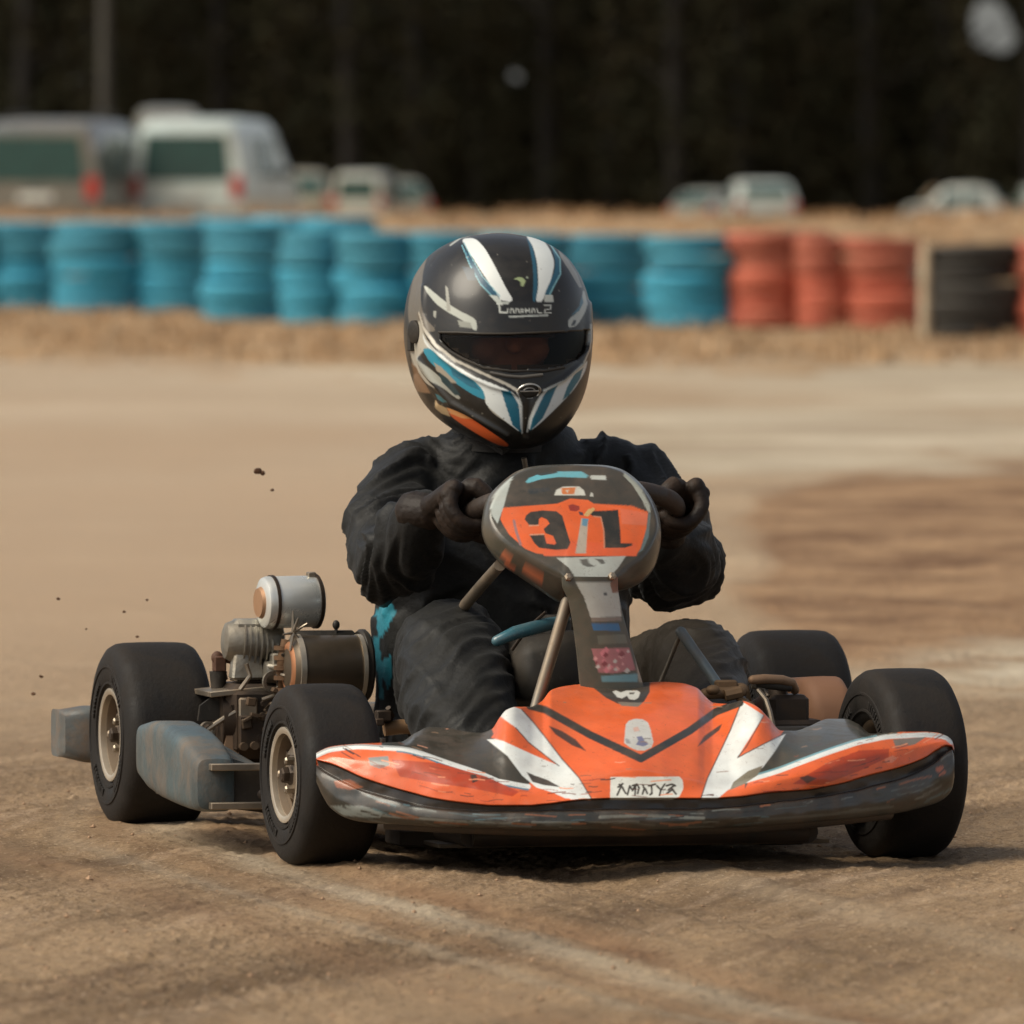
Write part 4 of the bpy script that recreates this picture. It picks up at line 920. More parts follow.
# ---------------------------------------------------------------- engine
EX = L(262,720,.86)
eng = G(); eng.box(EX+Vector((.0,.0,.0)),(.13,.13,.11), b=.015); eng.lathe([(-.06,.045),(.055,.045),(.06,.03)], EX+Vector((-.01,-.02,.0)), (1,0,0), n=28); eng.box(EX+Vector((-.02,-.068,-.015)),(.06,.02,.05)); 
for i in range(6): eng.lathe([(0,.006),(.008,.005)], EX+Vector((.03*math.cos(i),-.072,.03*math.sin(i))), (0,-1,0), n=6)
engo = eng.build('engine', darkst, kart); engo['label'] = 'small two stroke engine with bright silencer and air box'
pl = G(); b0 = L(255,688,.86); pl.box(b0, (.16,.12,.008), rot=Matrix.Rotation(math.radians(-5),3,'Y')); pl.build('mount_plate', steel, engo)
pl = G(); pl.prism([L(200,706,.83),L(208,700,.83),L(222,692,.83),L(300,686,.83),L(300,716,.83),L(270,712,.83),L(240,720,.83),L(198,721,.83)], (0,.01,0)); pl.build('chain_guard', blackpl, engo)
# finned barrel
cy = G(); bc = L(258,672,.86)
cy.lathe([(-.03,.024),(.03,.024)], bc, (0,0,1), n=24)
for i in range(8): cy.box(bc+Vector((0,0,-.028+.0078*i)),(.072,.07,.0028), b=.001)
cy.build('cylinder', mat('dirty_fins', (104,92,76), .55, metal=.5, dust=.7, dcol=(96,74,54), scale=24), engo)
# silver head / starter housing, a fat drum lying sideways with a flat top
hd = G(); hc = L(253,642,.84)
hd.lathe([(-.045,.018),(-.042,.026),(-.030,.031),(.030,.033),(.040,.030),(.044,.02)], hc, (1,0,-.05), n=36); hd.box(hc+Vector((.0,.0,.022)),(.066,.045,.024), b=.007); hd.box(hc+Vector((-.012,-.012,-.03)),(.05,.03,.05), taper=.8)
hd.build('cylinder_head', alu, engo)
# exhaust silencer: bright drum on top
mc_ = L(291,602,.80); ax = Vector((1,.12,.015)).normalized(); rm = .0385
sl_ = G(); sl_.lathe([(-.048,.004),(-.046,rm*.80),(-.043,rm*.95),(-.038,rm),(.036,rm*.985),(.042,rm*.93),(.045,rm*.7),(.047,.004)], mc_, ax, n=56)
silm = mat('silencer_metal', (222,226,222), .24, metal=.55, dust=.30, dcol=(170,140,108), scale=10, var=.08, bump=.15, bscale=14)
slo = sl_.build('silencer', silm, engo)
for a_ in (-.030, .037): G().lathe([(a_-.0025,rm*.97),(a_-.0025,rm*1.045),(a_+.0025,rm*1.045),(a_+.0025,rm*.97)], mc_, ax, n=56, close=True).build('band', darkst, slo)
G().lathe([(-.052,.003),(-.0515,rm*.55),(-.046,rm*.62)], mc_, ax, n=40).build('end_plate', mat('copper_end',(176,134,100),.4,metal=.4,dust=.5,scale=12), slo)
G().box(mc_+Vector((.03,0,rm*1.0)),(.012,.018,.010)).build('tab', steel, slo)
# wire ties at the silencer bracket
tw = G()
for q in ((0,0,.032),(.02,-.006,.014),(-.016,-.004,-.002),(.014,-.004,-.016),(-.006,-.006,-.026),(.006,-.008,.022)): tw.tube([L(293,633,.72), L(293,633,.72)+Vector(q)], [.003,.0013], n=6)
tw.build('wire_tie', steel, engo)
fn = G()
for i in range(7): fn.lathe([(-.0012,.018),(-.0012,.0375-.001*abs(i-3)),(.0012,.0375-.001*abs(i-3)),(.0012,.018)], hc+Vector((-.018+.008*i,0,-.002*i)), (1,0,-.05), n=36, close=True)
fn.build('cooling_fins', alu, engo)
chn = G()
for i in range(34):
    t = i/33; p_ = L(232+t*12, 706+t*44, .80); chn.box(p_+Vector((0,0,0)), (.006,.004,.0035), rot=Matrix.Rotation(.5*(i%2),3,'Y')); 
chn.build('chain', darkst, engo)
cl = G()
for (a, b_, r_) in ((292,646,.010),(289,676,.012),(284,700,.013)): cl.lathe([(-.0015,r_),(-.0015,r_+.0015),(.0015,r_+.0015),(.0015,r_)], L(a,b_,.755), (.2,0,1), n=20, close=True); cl.box(L(a,b_,.755)+Vector((.0,-r_-.003,0)),(.006,.006,.004))
cl.build('hose_clamp', steel, engo)
lv = G(); lv.tube([L(262,700,.77),L(276,695,.77),L(300,697,.77)], .003, n=8); lv.tube([L(240,690,.79),L(250,676,.79),L(246,664,.79)], .0035, n=8); lv.tube([L(300,655,.74),L(296,680,.75),L(302,705,.76)], .006, n=10); lv.build('throttle_linkage', steel, engo)
# manifold stack between
ex = G(); ex.tube([L(288,640,.76),L(285,660,.76),L(284,680,.78),L(286,700,.80),L(296,706,.82)], [.010,.012,.012,.011,.011], n=14)
for t in (648,658,668,678,690): ex.lathe([(-.003,.012),(-.003,.017),(.003,.017),(.003,.012)], L(285,t,.765), (0,0,1), n=16, close=True)
ex.build('manifold', mat('rusty_pipe',(112,84,58),.6,metal=.4,dust=.6,dcol=(70,50,36),scale=30), engo)
# air box: large dark drum with pale end hoops
ab = L(325,668,.74); axb = Vector((1,.05,.0)).normalized(); ra = .0475
abm = mat('airbox_metal', (92,84,72), .34, metal=.65, dust=.45, dcol=(120,96,72), scale=7, var=.12)
ag = G(); ag.lathe([(-.060,.004),(-.058,ra*.6),(-.054,ra*.84),(-.048,ra*.94),(-.046,ra),(.050,ra),(.056,ra*.92),(.058,.004)], ab, axb, n=64); abo = ag.build('air_box', abm, engo)
for a_, rr4, ww in ((-.044,1.05,.004),(.050,1.03,.003)): G().lathe([(a_-ww,ra*.98),(a_-ww,ra*rr4),(a_+ww,ra*rr4),(a_+ww,ra*.98)], ab, axb, n=64, close=True).build('hoop', rimedge, abo)
G().lathe([(.054,ra*.9),(.052,ra*1.06),(.056,ra*1.13),(.062,ra*1.13),(.066,ra*1.05),(.066,ra*.6)], ab+Vector((0,.012,.002)), axb, n=64).build('rubber_shroud', blackpl, abo)
G().box(ab+Vector((.005,.028,ra*.90)),(.10,.03,.022), b=.009).build('shroud_top', blackpl, abo)
G().lathe([(-.0555,ra*.50),(-.0585,ra*.62),(-.0575,ra*.74),(-.0535,ra*.84)], ab, axb, n=48).build('copper_ring', mat('copper_ring',(168,112,76),.4,metal=.6,dust=.3,scale=20), abo)
tk = G(); tk.tube([L(336,640,.76),L(336,628,.76)], .0025, n=8); tk.ell(L(336,625,.76),(.0055,.005,.007)); tk.build('breather', blackpl, abo)
# carburettor, throttle and small fittings
cg = G(); cg.lathe([(-.02,.015),(.0,.018),(.02,.012)], L(278,672,.80), (1,0,0), n=20); cg.box(L(282,660,.80),(.035,.03,.02)); cg.tube([L(270,667,.79),L(284,669,.78),L(292,668,.78)], .006, n=10, round_ends=True); cg.lathe([(-.002,.011),(-.002,.016),(.002,.016),(.002,.011)], L(272,682,.78), (.3,-1,0), n=20, close=True); cg.build('carburettor', alu, engo)
ig = G(); ig.box(L(219,664,.88),(.018,.02,.024)); ig.ell(L(217,658,.88),(.009,.008,.010)); ig.tube([L(222,664,.88),L(226,680,.88)], .003, n=8); ig.tube([L(224,660,.88),L(234,662,.88)], .004, n=8); ig.build('ignition_lead', mat('burnt_brown',(84,54,36),.7,scale=40,var=.5), engo)
G().lathe([(-.018,.009),(-.012,.010),(.010,.0125),(.0185,.013),(.0185,.002)], L(218,684,.88), (0,0,1), n=20).build('filler_cup', blackpl, engo)
rg = G()
for (a, b_, r_) in ((207,730,.012),(250,704,.011)): rg.lathe([(-.004,r_*.7),(-.004,r_),(.004,r_),(.004,r_*.7)], L(a,b_,.80), (.2,-1,0), n=24, close=True)
rg.tube([L(207,730,.80),L(228,716,.80),L(250,704,.80)],.004,n=8); rg.box(L(247,708,.80),(.028,.02,.03)); rg.build('pulley', steel, engo)
dt_ = G(); rr5 = random.Random(5)
for i in range(46):
    p = L(rr5.uniform(240,300), rr5.uniform(690,752), rr5.uniform(.76,.84)); 
    if i%3: dt_.box(p, (rr5.uniform(.006,.022),rr5.uniform(.01,.02),rr5.uniform(.004,.018)), rot=Matrix.Rotation(rr5.uniform(-.8,.8),3,'Y'))
    else: dt_.lathe([(-.006,.006),(.006,.006)], p, (rr5.uniform(-.3,.3),-1,0), n=10)
dt_.build('engine_fittings', steel if 0 else mat('greasy_bits',(72,62,50),.5,metal=.5,dust=.6,dcol=(110,84,60),scale=30), engo)
dt_ = G()
for i in range(5): dt_.tube([L(300+i*2,640,.78)]+[L(rr5.uniform(276,300), 655+q*22, rr5.uniform(.74,.80)) for q in range(4)], .0028, n=7)
dt_.build('hose', blackpl, engo)
ps = G(); ps.tube([L(205,738,.93),L(235,742,.93)], .03, n=20); ps.box(L(240,745,.9),(.12,.08,.07)); ps.build('axle_carrier', darkst, kart)
pt_ = G(); pt_.prism([L(228,722,.80),L(236,722,.80),L(240,765,.80),L(222,765,.80)], (0,.012,0)); pt_.build('bearing_bracket', mat('tan_bracket',(140,112,86),.6,dust=.5,scale=10), kart)
# ================================================================== the driver
OFF = Vector((.03,.75,.09))
pw = Vector((KX,KY,0)) + Matrix.Rotation(TH,3,'Z') @ OFF
person = empty('person', 'person in black suit and striped full face helmet gripping the wheel of the orange kart', 'person', pw, TH)
def chain(g, pts, n=20): g.tube([p for p, r in pts], [r for p, r in pts], n=n, round_ends=True)
def densify(pts, k_=6):
    out = []; m_ = len(pts)
    for i in range(m_-1):
        P = [pts[max(0,min(m_-1,i+d_))] for d_ in (-1,0,1,2)]
        for q in range(k_):
            t = q/k_; c_ = []
            f = lambda a,b,c,d: .5*((2*b)+(c-a)*t+(2*a-5*b+4*c-d)*t*t+(3*b-a-3*c+d)*t**3)
            out.append((Vector([f(P[0][0][j],P[1][0][j],P[2][0][j],P[3][0][j]) for j in range(3)]), f(P[0][1],P[1][1],P[2][1],P[3][1])))
    out.append(pts[-1]); return out
def remesh(g, name, vox, smooth, it):
    me = bpy.data.meshes.new(name+'_tmp'); me.from_pydata(g.v, [], g.f)
    import bmesh
    bm = bmesh.new(); bm.from_mesh(me); bmesh.ops.recalc_face_normals(bm, faces=bm.faces); bm.to_mesh(me); bm.free()
    o = bpy.data.objects.new(name, me); C.objects.link(o)
    m1 = o.modifiers.new('r','REMESH'); m1.mode = 'VOXEL'; m1.voxel_size = vox
    m2 = o.modifiers.new('s','SMOOTH'); m2.factor = smooth; m2.iterations = it
    bpy.context.view_layer.update(); dg = bpy.context.evaluated_depsgraph_get()
    me2 = bpy.data.meshes.new_from_object(o.evaluated_get(dg)); me2.name = name
    o.modifiers.clear(); o.data = me2
    for p in me2.polygons: p.use_smooth = True
    return o, me2
HY = Vector((0,1,0))
gripL, gripR = WC+Vector((-WR,0,0)), WC+Vector((WR,0,0))
wristL = gripL+Vector((-.048,.062,.004)); wristR = gripR+Vector((.012,.080,-.030))
SH_L, SH_R = L(413,484,.80), L(624,486,.80)
arms = [
 [(SH_L+Vector((.06,0,.01)),.060),(SH_L,.066),(L(391,515,.73),.057),(L(386,543,.64),.060),(L(390,560,.56),.060),(L(402,548,.49),.052),(wristL*.5+L(402,548,.49)*.5,.045),(wristL+Vector((-.002,.020,-.004)),.037)],
 [(SH_R+Vector((-.06,0,.01)),.060),(SH_R,.066),(L(654,515,.73),.058),(L(672,546,.64),.062),(L(674,565,.56),.067),(L(672,560,.49),.060),(wristR*.5+L(676,556,.49)*.5,.050),(wristR+Vector((0,.020,-.010)),.038)]]
legs = [
 [(L(470,705,.80),.085),(L(452,680,.62),.082),(L(448,656,.46),.073),(L(451,655,.39),.072),(L(455,680,.30),.080),(L(462,715,.20),.074),(L(476,760,.10),.060),(L(490,785,.04),.05)],
 [(L(610,705,.80),.085),(L(650,690,.64),.078),(L(676,672,.50),.066),(L(690,664,.43),.062),(L(700,676,.35),.064),(L(706,705,.24),.058),(L(704,740,.12),.052),(L(696,775,.05),.045)]]
tors = [(.085,.80,.170,.125),(.13,.80,.190,.130),(.20,.81,.192,.122),(.28,.82,.190,.118),(.36,.82,.184,.118),(.44,.815,.174,.118),(.50,.81,.160,.112),(.545,.80,.130,.095),(.575,.795,.105,.080),(.60,.785,.072,.068),(.63,.775,.058,.060)]
g = G(); tc_x = lambda z: .030
rings = []
for z_, y_, wx, wy in tors:
    rings.append([Vector((tc_x(z_)+wx*math.copysign(abs(math.cos(a))**.85,math.cos(a)), y_+wy*math.copysign(abs(math.sin(a))**.9,math.sin(a)), z_)) for a in [2*math.pi*k_/40 for k_ in range(40)]])
g.loft(rings)
bones = []
for A_ in arms+legs:
    dd = densify(A_, 5); chain(g, dd, 22); bones.append(dd)
bones.append([(Vector((.03,.81,z_)), .15) for z_ in (.09,.2,.3,.4,.5,.6)])
chain(g, [(Vector((.0,.785,.57)),.055),(Vector((.01,.765,.62)),.052),(Vector((.01,.755,.66)),.052)])
HCn = L(498,338,.75)
# head under the helmet: skull, brow, nose, cheeks, chin
g.ell(HCn+Vector((0,.0,.01)),(.074,.095,.105), n=32, m=20); g.ell(HCn+Vector((0,-.045,-.05)),(.050,.052,.055), n=20, m=12)
chain(g, [(HCn+Vector((0,-.092,.012)),.010),(HCn+Vector((0,-.106,-.012)),.013)], 12)
for s_ in (-1,1): g.ell(HCn+Vector((s_*.036,-.078,-.016)),(.024,.020,.022)); g.ell(HCn+Vector((s_*.032,-.085,.030)),(.024,.014,.008)); g.ell(HCn+Vector((s_*.031,-.083,.014)),(.012,.012,.008))
body, bme = remesh(g, 'body', .0050, .5, 6)
bv = coords(bme); bn = normals(bme).astype(float)
# cloth folds: ridges running across each limb, strongest where it bends
segP, segA, segS, segI = [], [], [], []
for bi, ch in enumerate(bones):
    s_ = 0
    for (p, r), (p2, r2) in zip(ch[:-1], ch[1:]):
        segP.append(p); segA.append(p2-p); segS.append(s_); segI.append(bi); s_ += (p2-p).length
segP = np.array(segP); segA = np.array(segA); segS = np.array(segS); segI = np.array(segI)
best = np.full(len(bv), 1e9); bs = np.zeros(len(bv)); bi_ = np.zeros(len(bv), int); nearp = np.zeros_like(bv)
for p, a, s_, i_ in zip(segP, segA, segS, segI):
    t = np.clip(((bv-p)@a)/(a@a), 0, 1); q = p+t[:,None]*a; dd = np.linalg.norm(bv-q, axis=1)*(1.5 if i_ == 4 else 1)
    m_ = dd < best; best[m_] = dd[m_]; bs[m_] = s_+t[m_]*np.linalg.norm(a); bi_[m_] = i_; nearp[m_] = q[m_]
rel = bv-nearp; ang = np.arctan2(rel[:,2], rel[:,0]); isarm = bi_ < 2; istor = bi_ == 4
un_ = rel/np.maximum(np.linalg.norm(rel,axis=1),1e-4)[:,None]; sw_ = bi_*7.3
wp1 = vn3(bs*7+sw_, un_[:,0]*1.1, un_[:,2]*1.1, 41)*2.6
u1 = bs*24+un_[:,0]*1.6-un_[:,2]*1.2+wp1+sw_
rd = 1-np.abs(2*vn3(u1, un_[:,0]*.75+5, un_[:,2]*.75+5, 5)-1)
rd2 = 1-np.abs(2*vn3(u1*1.9+4, un_[:,0]*1.2+9, un_[:,2]*1.2+9, 15)-1)
vert = 1-np.abs(2*vn(bv[:,0]*26+bv[:,2]*9, bv[:,2]*7, 25)-1)
big = vn(bv[:,0]*11, bv[:,2]*11+bv[:,1]*9, 33)-.5
amp = np.where(isarm, .0105, np.where(istor, .006, .0060))
dsp = amp*1.45*(rd**3.2-.28)+amp*.65*(rd2**2.6-.3)+np.where(istor, .008*(vert**3-.2), np.where(bi_>1, .005*(vert**3-.2), 0))+big*.004
skin = (bv[:,2] > HCn.z-.115) & (bv[:,2] < 2)
fade = np.clip((HCn.z-.12-bv[:,2])/.03, 0, 1); dsp *= fade
wf = np.minimum(np.linalg.norm(bv-np.array(wristL),axis=1), np.linalg.norm(bv-np.array(wristR),axis=1)); dsp *= np.clip((wf-.03)/.05, .15, 1)
bv2 = bv+bn*dsp[:,None]
bme.vertices.foreach_set('co', bv2.astype(np.float32).ravel()); bme.update()
P = to_pixels(bv2); colr = np.tile(np.array(lin((12,13,13))), (len(bv),1))
colr[bi_ == 3] = lin((50,43,34)); colr[bi_ == 2] = lin((16,17,16))
fr_ = bn[:,1] < .35
for poly in ([(376,610),(390,600),(396,612),(384,634),(378,640)], [(379,662),(390,656),(392,674),(388,690),(382,676)], [(372,636),(379,640),(384,700),(380,700)]):
    colr[inpoly(P, poly) & ((bi_ != 2) | (bv[:,1] > .66))] = lin((40,128,146))
sk = (bv[:,2] > HCn.z-.10); colr[sk] = lin((150,104,78)); 
eye = sk & (np.abs(np.abs(bv[:,0]-HCn.x)-.031) < .010) & (np.abs(bv[:,2]-HCn.z-.014) < .005) & (bv[:,1] < HCn.y-.07); colr[eye] = lin((190,184,176))
iris = eye & (np.abs(np.abs(bv[:,0]-HCn.x)-.031) < .0045); colr[iris] = lin((40,28,22))
brow = sk & (np.abs(np.abs(bv[:,0]-HCn.x)-.032) < .020) & (np.abs(bv[:,2]-HCn.z-.034) < .005) & (bv[:,1] < HCn.y-.06); colr[brow] = lin((40,30,24))
setcol(bme, colr)
cloth = mat('race_suit_cloth', attr=True, rough=.55, spec=.3, dust=.16, dcol=(60,56,47), scale=15, var=.22, bump=.65, bscale=42, sheen=.04, dlo=.45, dhi=.75)
bme.materials.append(cloth); body.parent = person; body.location = -OFF
md = body.modifiers.new('soften','SMOOTH'); md.factor = .5; md.iterations = 2
body['label'] = 'black dusty race suit with small teal patches at the waist'
# collar, zip and seams
def wp(name, g, m, sharp=38, lb=None, par=None):
    o = g.build(name, m, par or person, loc=(None if par else -OFF), sharp=sharp)
    if lb: o['label'] = lb
    return o
blk = mat('black_webbing', (30,30,29), .8, dust=.35, dcol=(80,70,58), scale=20, bump=.3, bscale=200)
cg = G(); cg.loft([[Vector((.02+(.082-.012*t)*math.cos(a), .775+(.075-.008*t)*math.sin(a), .565+.05*t+.008*math.sin(a))) for a in [2*math.pi*k_/40 for k_ in range(40)]] for t in (0,.25,.5,.75,1,.98,.6)], cap=False)
wp('collar', cg, blk, 60)
zg = G(); zg.tube([L(524,458,.655),L(528,480,.665),L(530,520,.68),L(530,580,.69)], .004, n=8); wp('zip', zg, steel)

# gloves: palm, four unequal fingers bent round the rim, thumb closing from the other side
glm = mat('brown_glove_leather', (18,15,13), .55, spec=.3, dust=.26, dcol=(110,82,60), scale=16, var=.3, bump=.4, bscale=110, dlo=.48, dhi=.72)
def glove(C0, s_, wrist, tang):
    g = G(); e1 = Vector((s_,0,0)); n1 = wn_; t1 = tang.normalized(); R0 = .0145
    def on(r_, deg, off): a = math.radians(deg); return C0+(e1*math.cos(a)+n1*math.sin(a))*r_+t1*off
    lens = [1.0, 1.06, 1.0, .84]
    for i, off in enumerate((.036,.0125,-.0115,-.0345)):
        fr_ = .0098 if i < 3 else .0088; l_ = lens[i]; j = R0+fr_-.001
        k0 = on(j+.018, 48, off)
        pts = [(k0, .0120),(on(j+.012, 10, off*1.02), .0112),(on(j+.004, -34*l_, off*1.03), fr_*1.07),(on(j+.001, -75*l_, off*1.02), fr_),(on(j, -118*l_, off), fr_*.96),(on(j, -158*l_, off*.98), fr_*.86)]
        chain(g, densify(pts, 3), 14)
        chain(g, [(k0, .0145), (k0*.45+wrist*.55, .0165), (wrist, .021)], 14)          # metacarpal inside the palm
        g.ell(on(j+.020, 30, off), (.0105,.0105,.0105), n=12, m=8)
    # thumb from the side of the palm near its base
    tb0 = C0*.45+wrist*.55+t1*.018-e1*.006
    chain(g, densify([(tb0,.0165),(on(R0+.020,88,.030),.0145),(on(R0+.013,130,.036),.0128),(on(R0+.012,168,.036),.0112)], 3), 14)
    chain(g, [(wrist, .028), (wrist+(wrist-C0).normalized()*.022, .029)], 18)       # cuff
    o, me = remesh(g, 'glove', .0020, .5, 1)
    v_ = coords(me); n_2 = normals(me).astype(float)
    v_ += n_2*((fbm(v_[:,0]*120, v_[:,2]*120+v_[:,1]*60, 3, 2)-.4)*.0014)[:,None]; me.vertices.foreach_set('co', v_.astype(np.float32).ravel()); me.update()
    me.materials.append(glm); o.parent = person; o.location = -OFF
    return o
gL = glove(gripL, -1, wristL, wu); gR = glove(gripR, 1, wristR, wu)
for (a, b_, y_, c_) in ((478,508,.265,(170,120,50)),(672,511,.262,(140,110,70))):
    gg = G(); gg.ell(L(a,b_,y_),(.008,.006,.0045), n=12, m=8); gg.tube([L(a-6,b_+1,y_+.004),L(a+6,b_,y_+.004)], .003, n=8); wp('glove_tab', gg, mat('tab',c_,.6,scale=30))

# boots on the pedals
btm = mat('boot_leather', (36,34,31), .6, dust=.5, dcol=(96,78,60), scale=12)
for (p0, p1) in ((L(490,778,.05), L(500,770,-.06)), (L(696,770,.06), L(700,765,-.04))):
    g = G(); chain(g, densify([(p0+Vector((0,.02,-.03)),.038),(p0+Vector((0,-.02,-.04)),.036),(p1+Vector((0,0,-.02)),.032),(p1+Vector((0,-.02,.02)),.026)],4), 18)
    wp('boot', g, btm, 60)

# ---------------------------------------------------------------- helmet
tab = [ # b, half width (px), front reach, rear reach
 (233.0,3,.004,.006),(233.6,12,.016,.02),(235,22,.034,.038),(238,36,.058,.065),(246,54,.092,.10),(256,67.5,.117,.125),(268,77,.134,.142),(282,84.5,.147,.155),(298,89.5,.157,.164),(315,92,.163,.168),(333,93,.168,.168),(350,92,.171,.164),
 (368,89,.174,.157),(385,84.5,.176,.146),(400,78,.177,.130),(412,70,.176,.105),(422,61,.174,.07),(431,50,.170,.025),(438,38,.163,-.03),(443,25,.154,-.075),(446,12,.143,-.105),(447,3,.13,-.12)]
T = np.array(tab); nr_, nc_ = 330, 520
s_par = np.linspace(0,1,len(T)); s_q = np.linspace(0,1,nr_)
tb_ = pch(s_par, T[:,0], s_q); tw_ = pch(s_par, T[:,1], s_q)*.99; tf = pch(s_par, T[:,2], s_q); tr_ = pch(s_par, T[:,3], s_q)
sc_ = (KY+.75)/F; HX0 = L(498,338,.75).x
zz = HC-(tb_-HOR)*sc_
ph = np.linspace(-math.pi/2, 1.5*math.pi, nc_+1)      # starts at the front
Hv = np.zeros((nr_, nc_+1, 3))
wx = tw_*sc_; yc = .75+(tr_-tf)/2; ry = (tf+tr_)/2
e2 = .92
cs, sn = np.cos(ph), np.sin(ph)
Hv[:,:,0] = HX0+wx[:,None]*(np.sign(cs)*np.abs(cs)**e2)[None]*1.0
Hv[:,:,1] = yc[:,None]+ry[:,None]*(np.sign(sn)*np.abs(sn)**e2)[None]
Hv[:,:,2] = zz[:,None]
# moulded relief: side creases below the visor pivots, crown ridge, chin crease
HVf = Hv.reshape(-1,3); Pa = to_pixels(HVf); front = np.tile(np.sin(ph) < .25, nr_)
nrm = HVf-np.array([HX0,.75,.74]); nrm /= np.linalg.norm(nrm,axis=1)[:,None]
def crease(pts, w_, amt):
    global HVf
    d_ = np.full(len(Pa), 1e9)
    for (x0,y0),(x1,y1) in zip(pts[:-1], pts[1:]):
        dx, dy = x1-x0, y1-y0; t = np.clip(((Pa[:,0]-x0)*dx+(Pa[:,1]-y0)*dy)/(dx*dx+dy*dy), 0, 1); d_ = np.minimum(d_, np.hypot(Pa[:,0]-x0-t*dx, Pa[:,1]-y0-t*dy))
    HVf = HVf + nrm*(amt*np.exp(-(d_/w_)**2)*front)[:,None]
crease(c1([(190,330),(180,440),(205,540),(260,620),(350,690),(470,745),(585,780)]), 3.0, .0040)
crease(c1([(893,400),(890,560),(860,655),(780,722),(695,770)]), 3.0, .0035)
crease(c1([(165,640),(230,740),(300,820),(420,890),(540,960)]), 3.0, .004)
crease(c1([(140,560),(150,700),(230,820)]), 3.0, -.004)
crease(c1([(640,800),(625,960)]), 4.0, -.005)
portT = c1([(250,522),(300,528),(560,528),(700,524),(860,512),(891,505),(890,560),(880,600),(845,640),(780,668),(700,680),(560,684),(440,668),(345,628),(285,590),(252,556)])
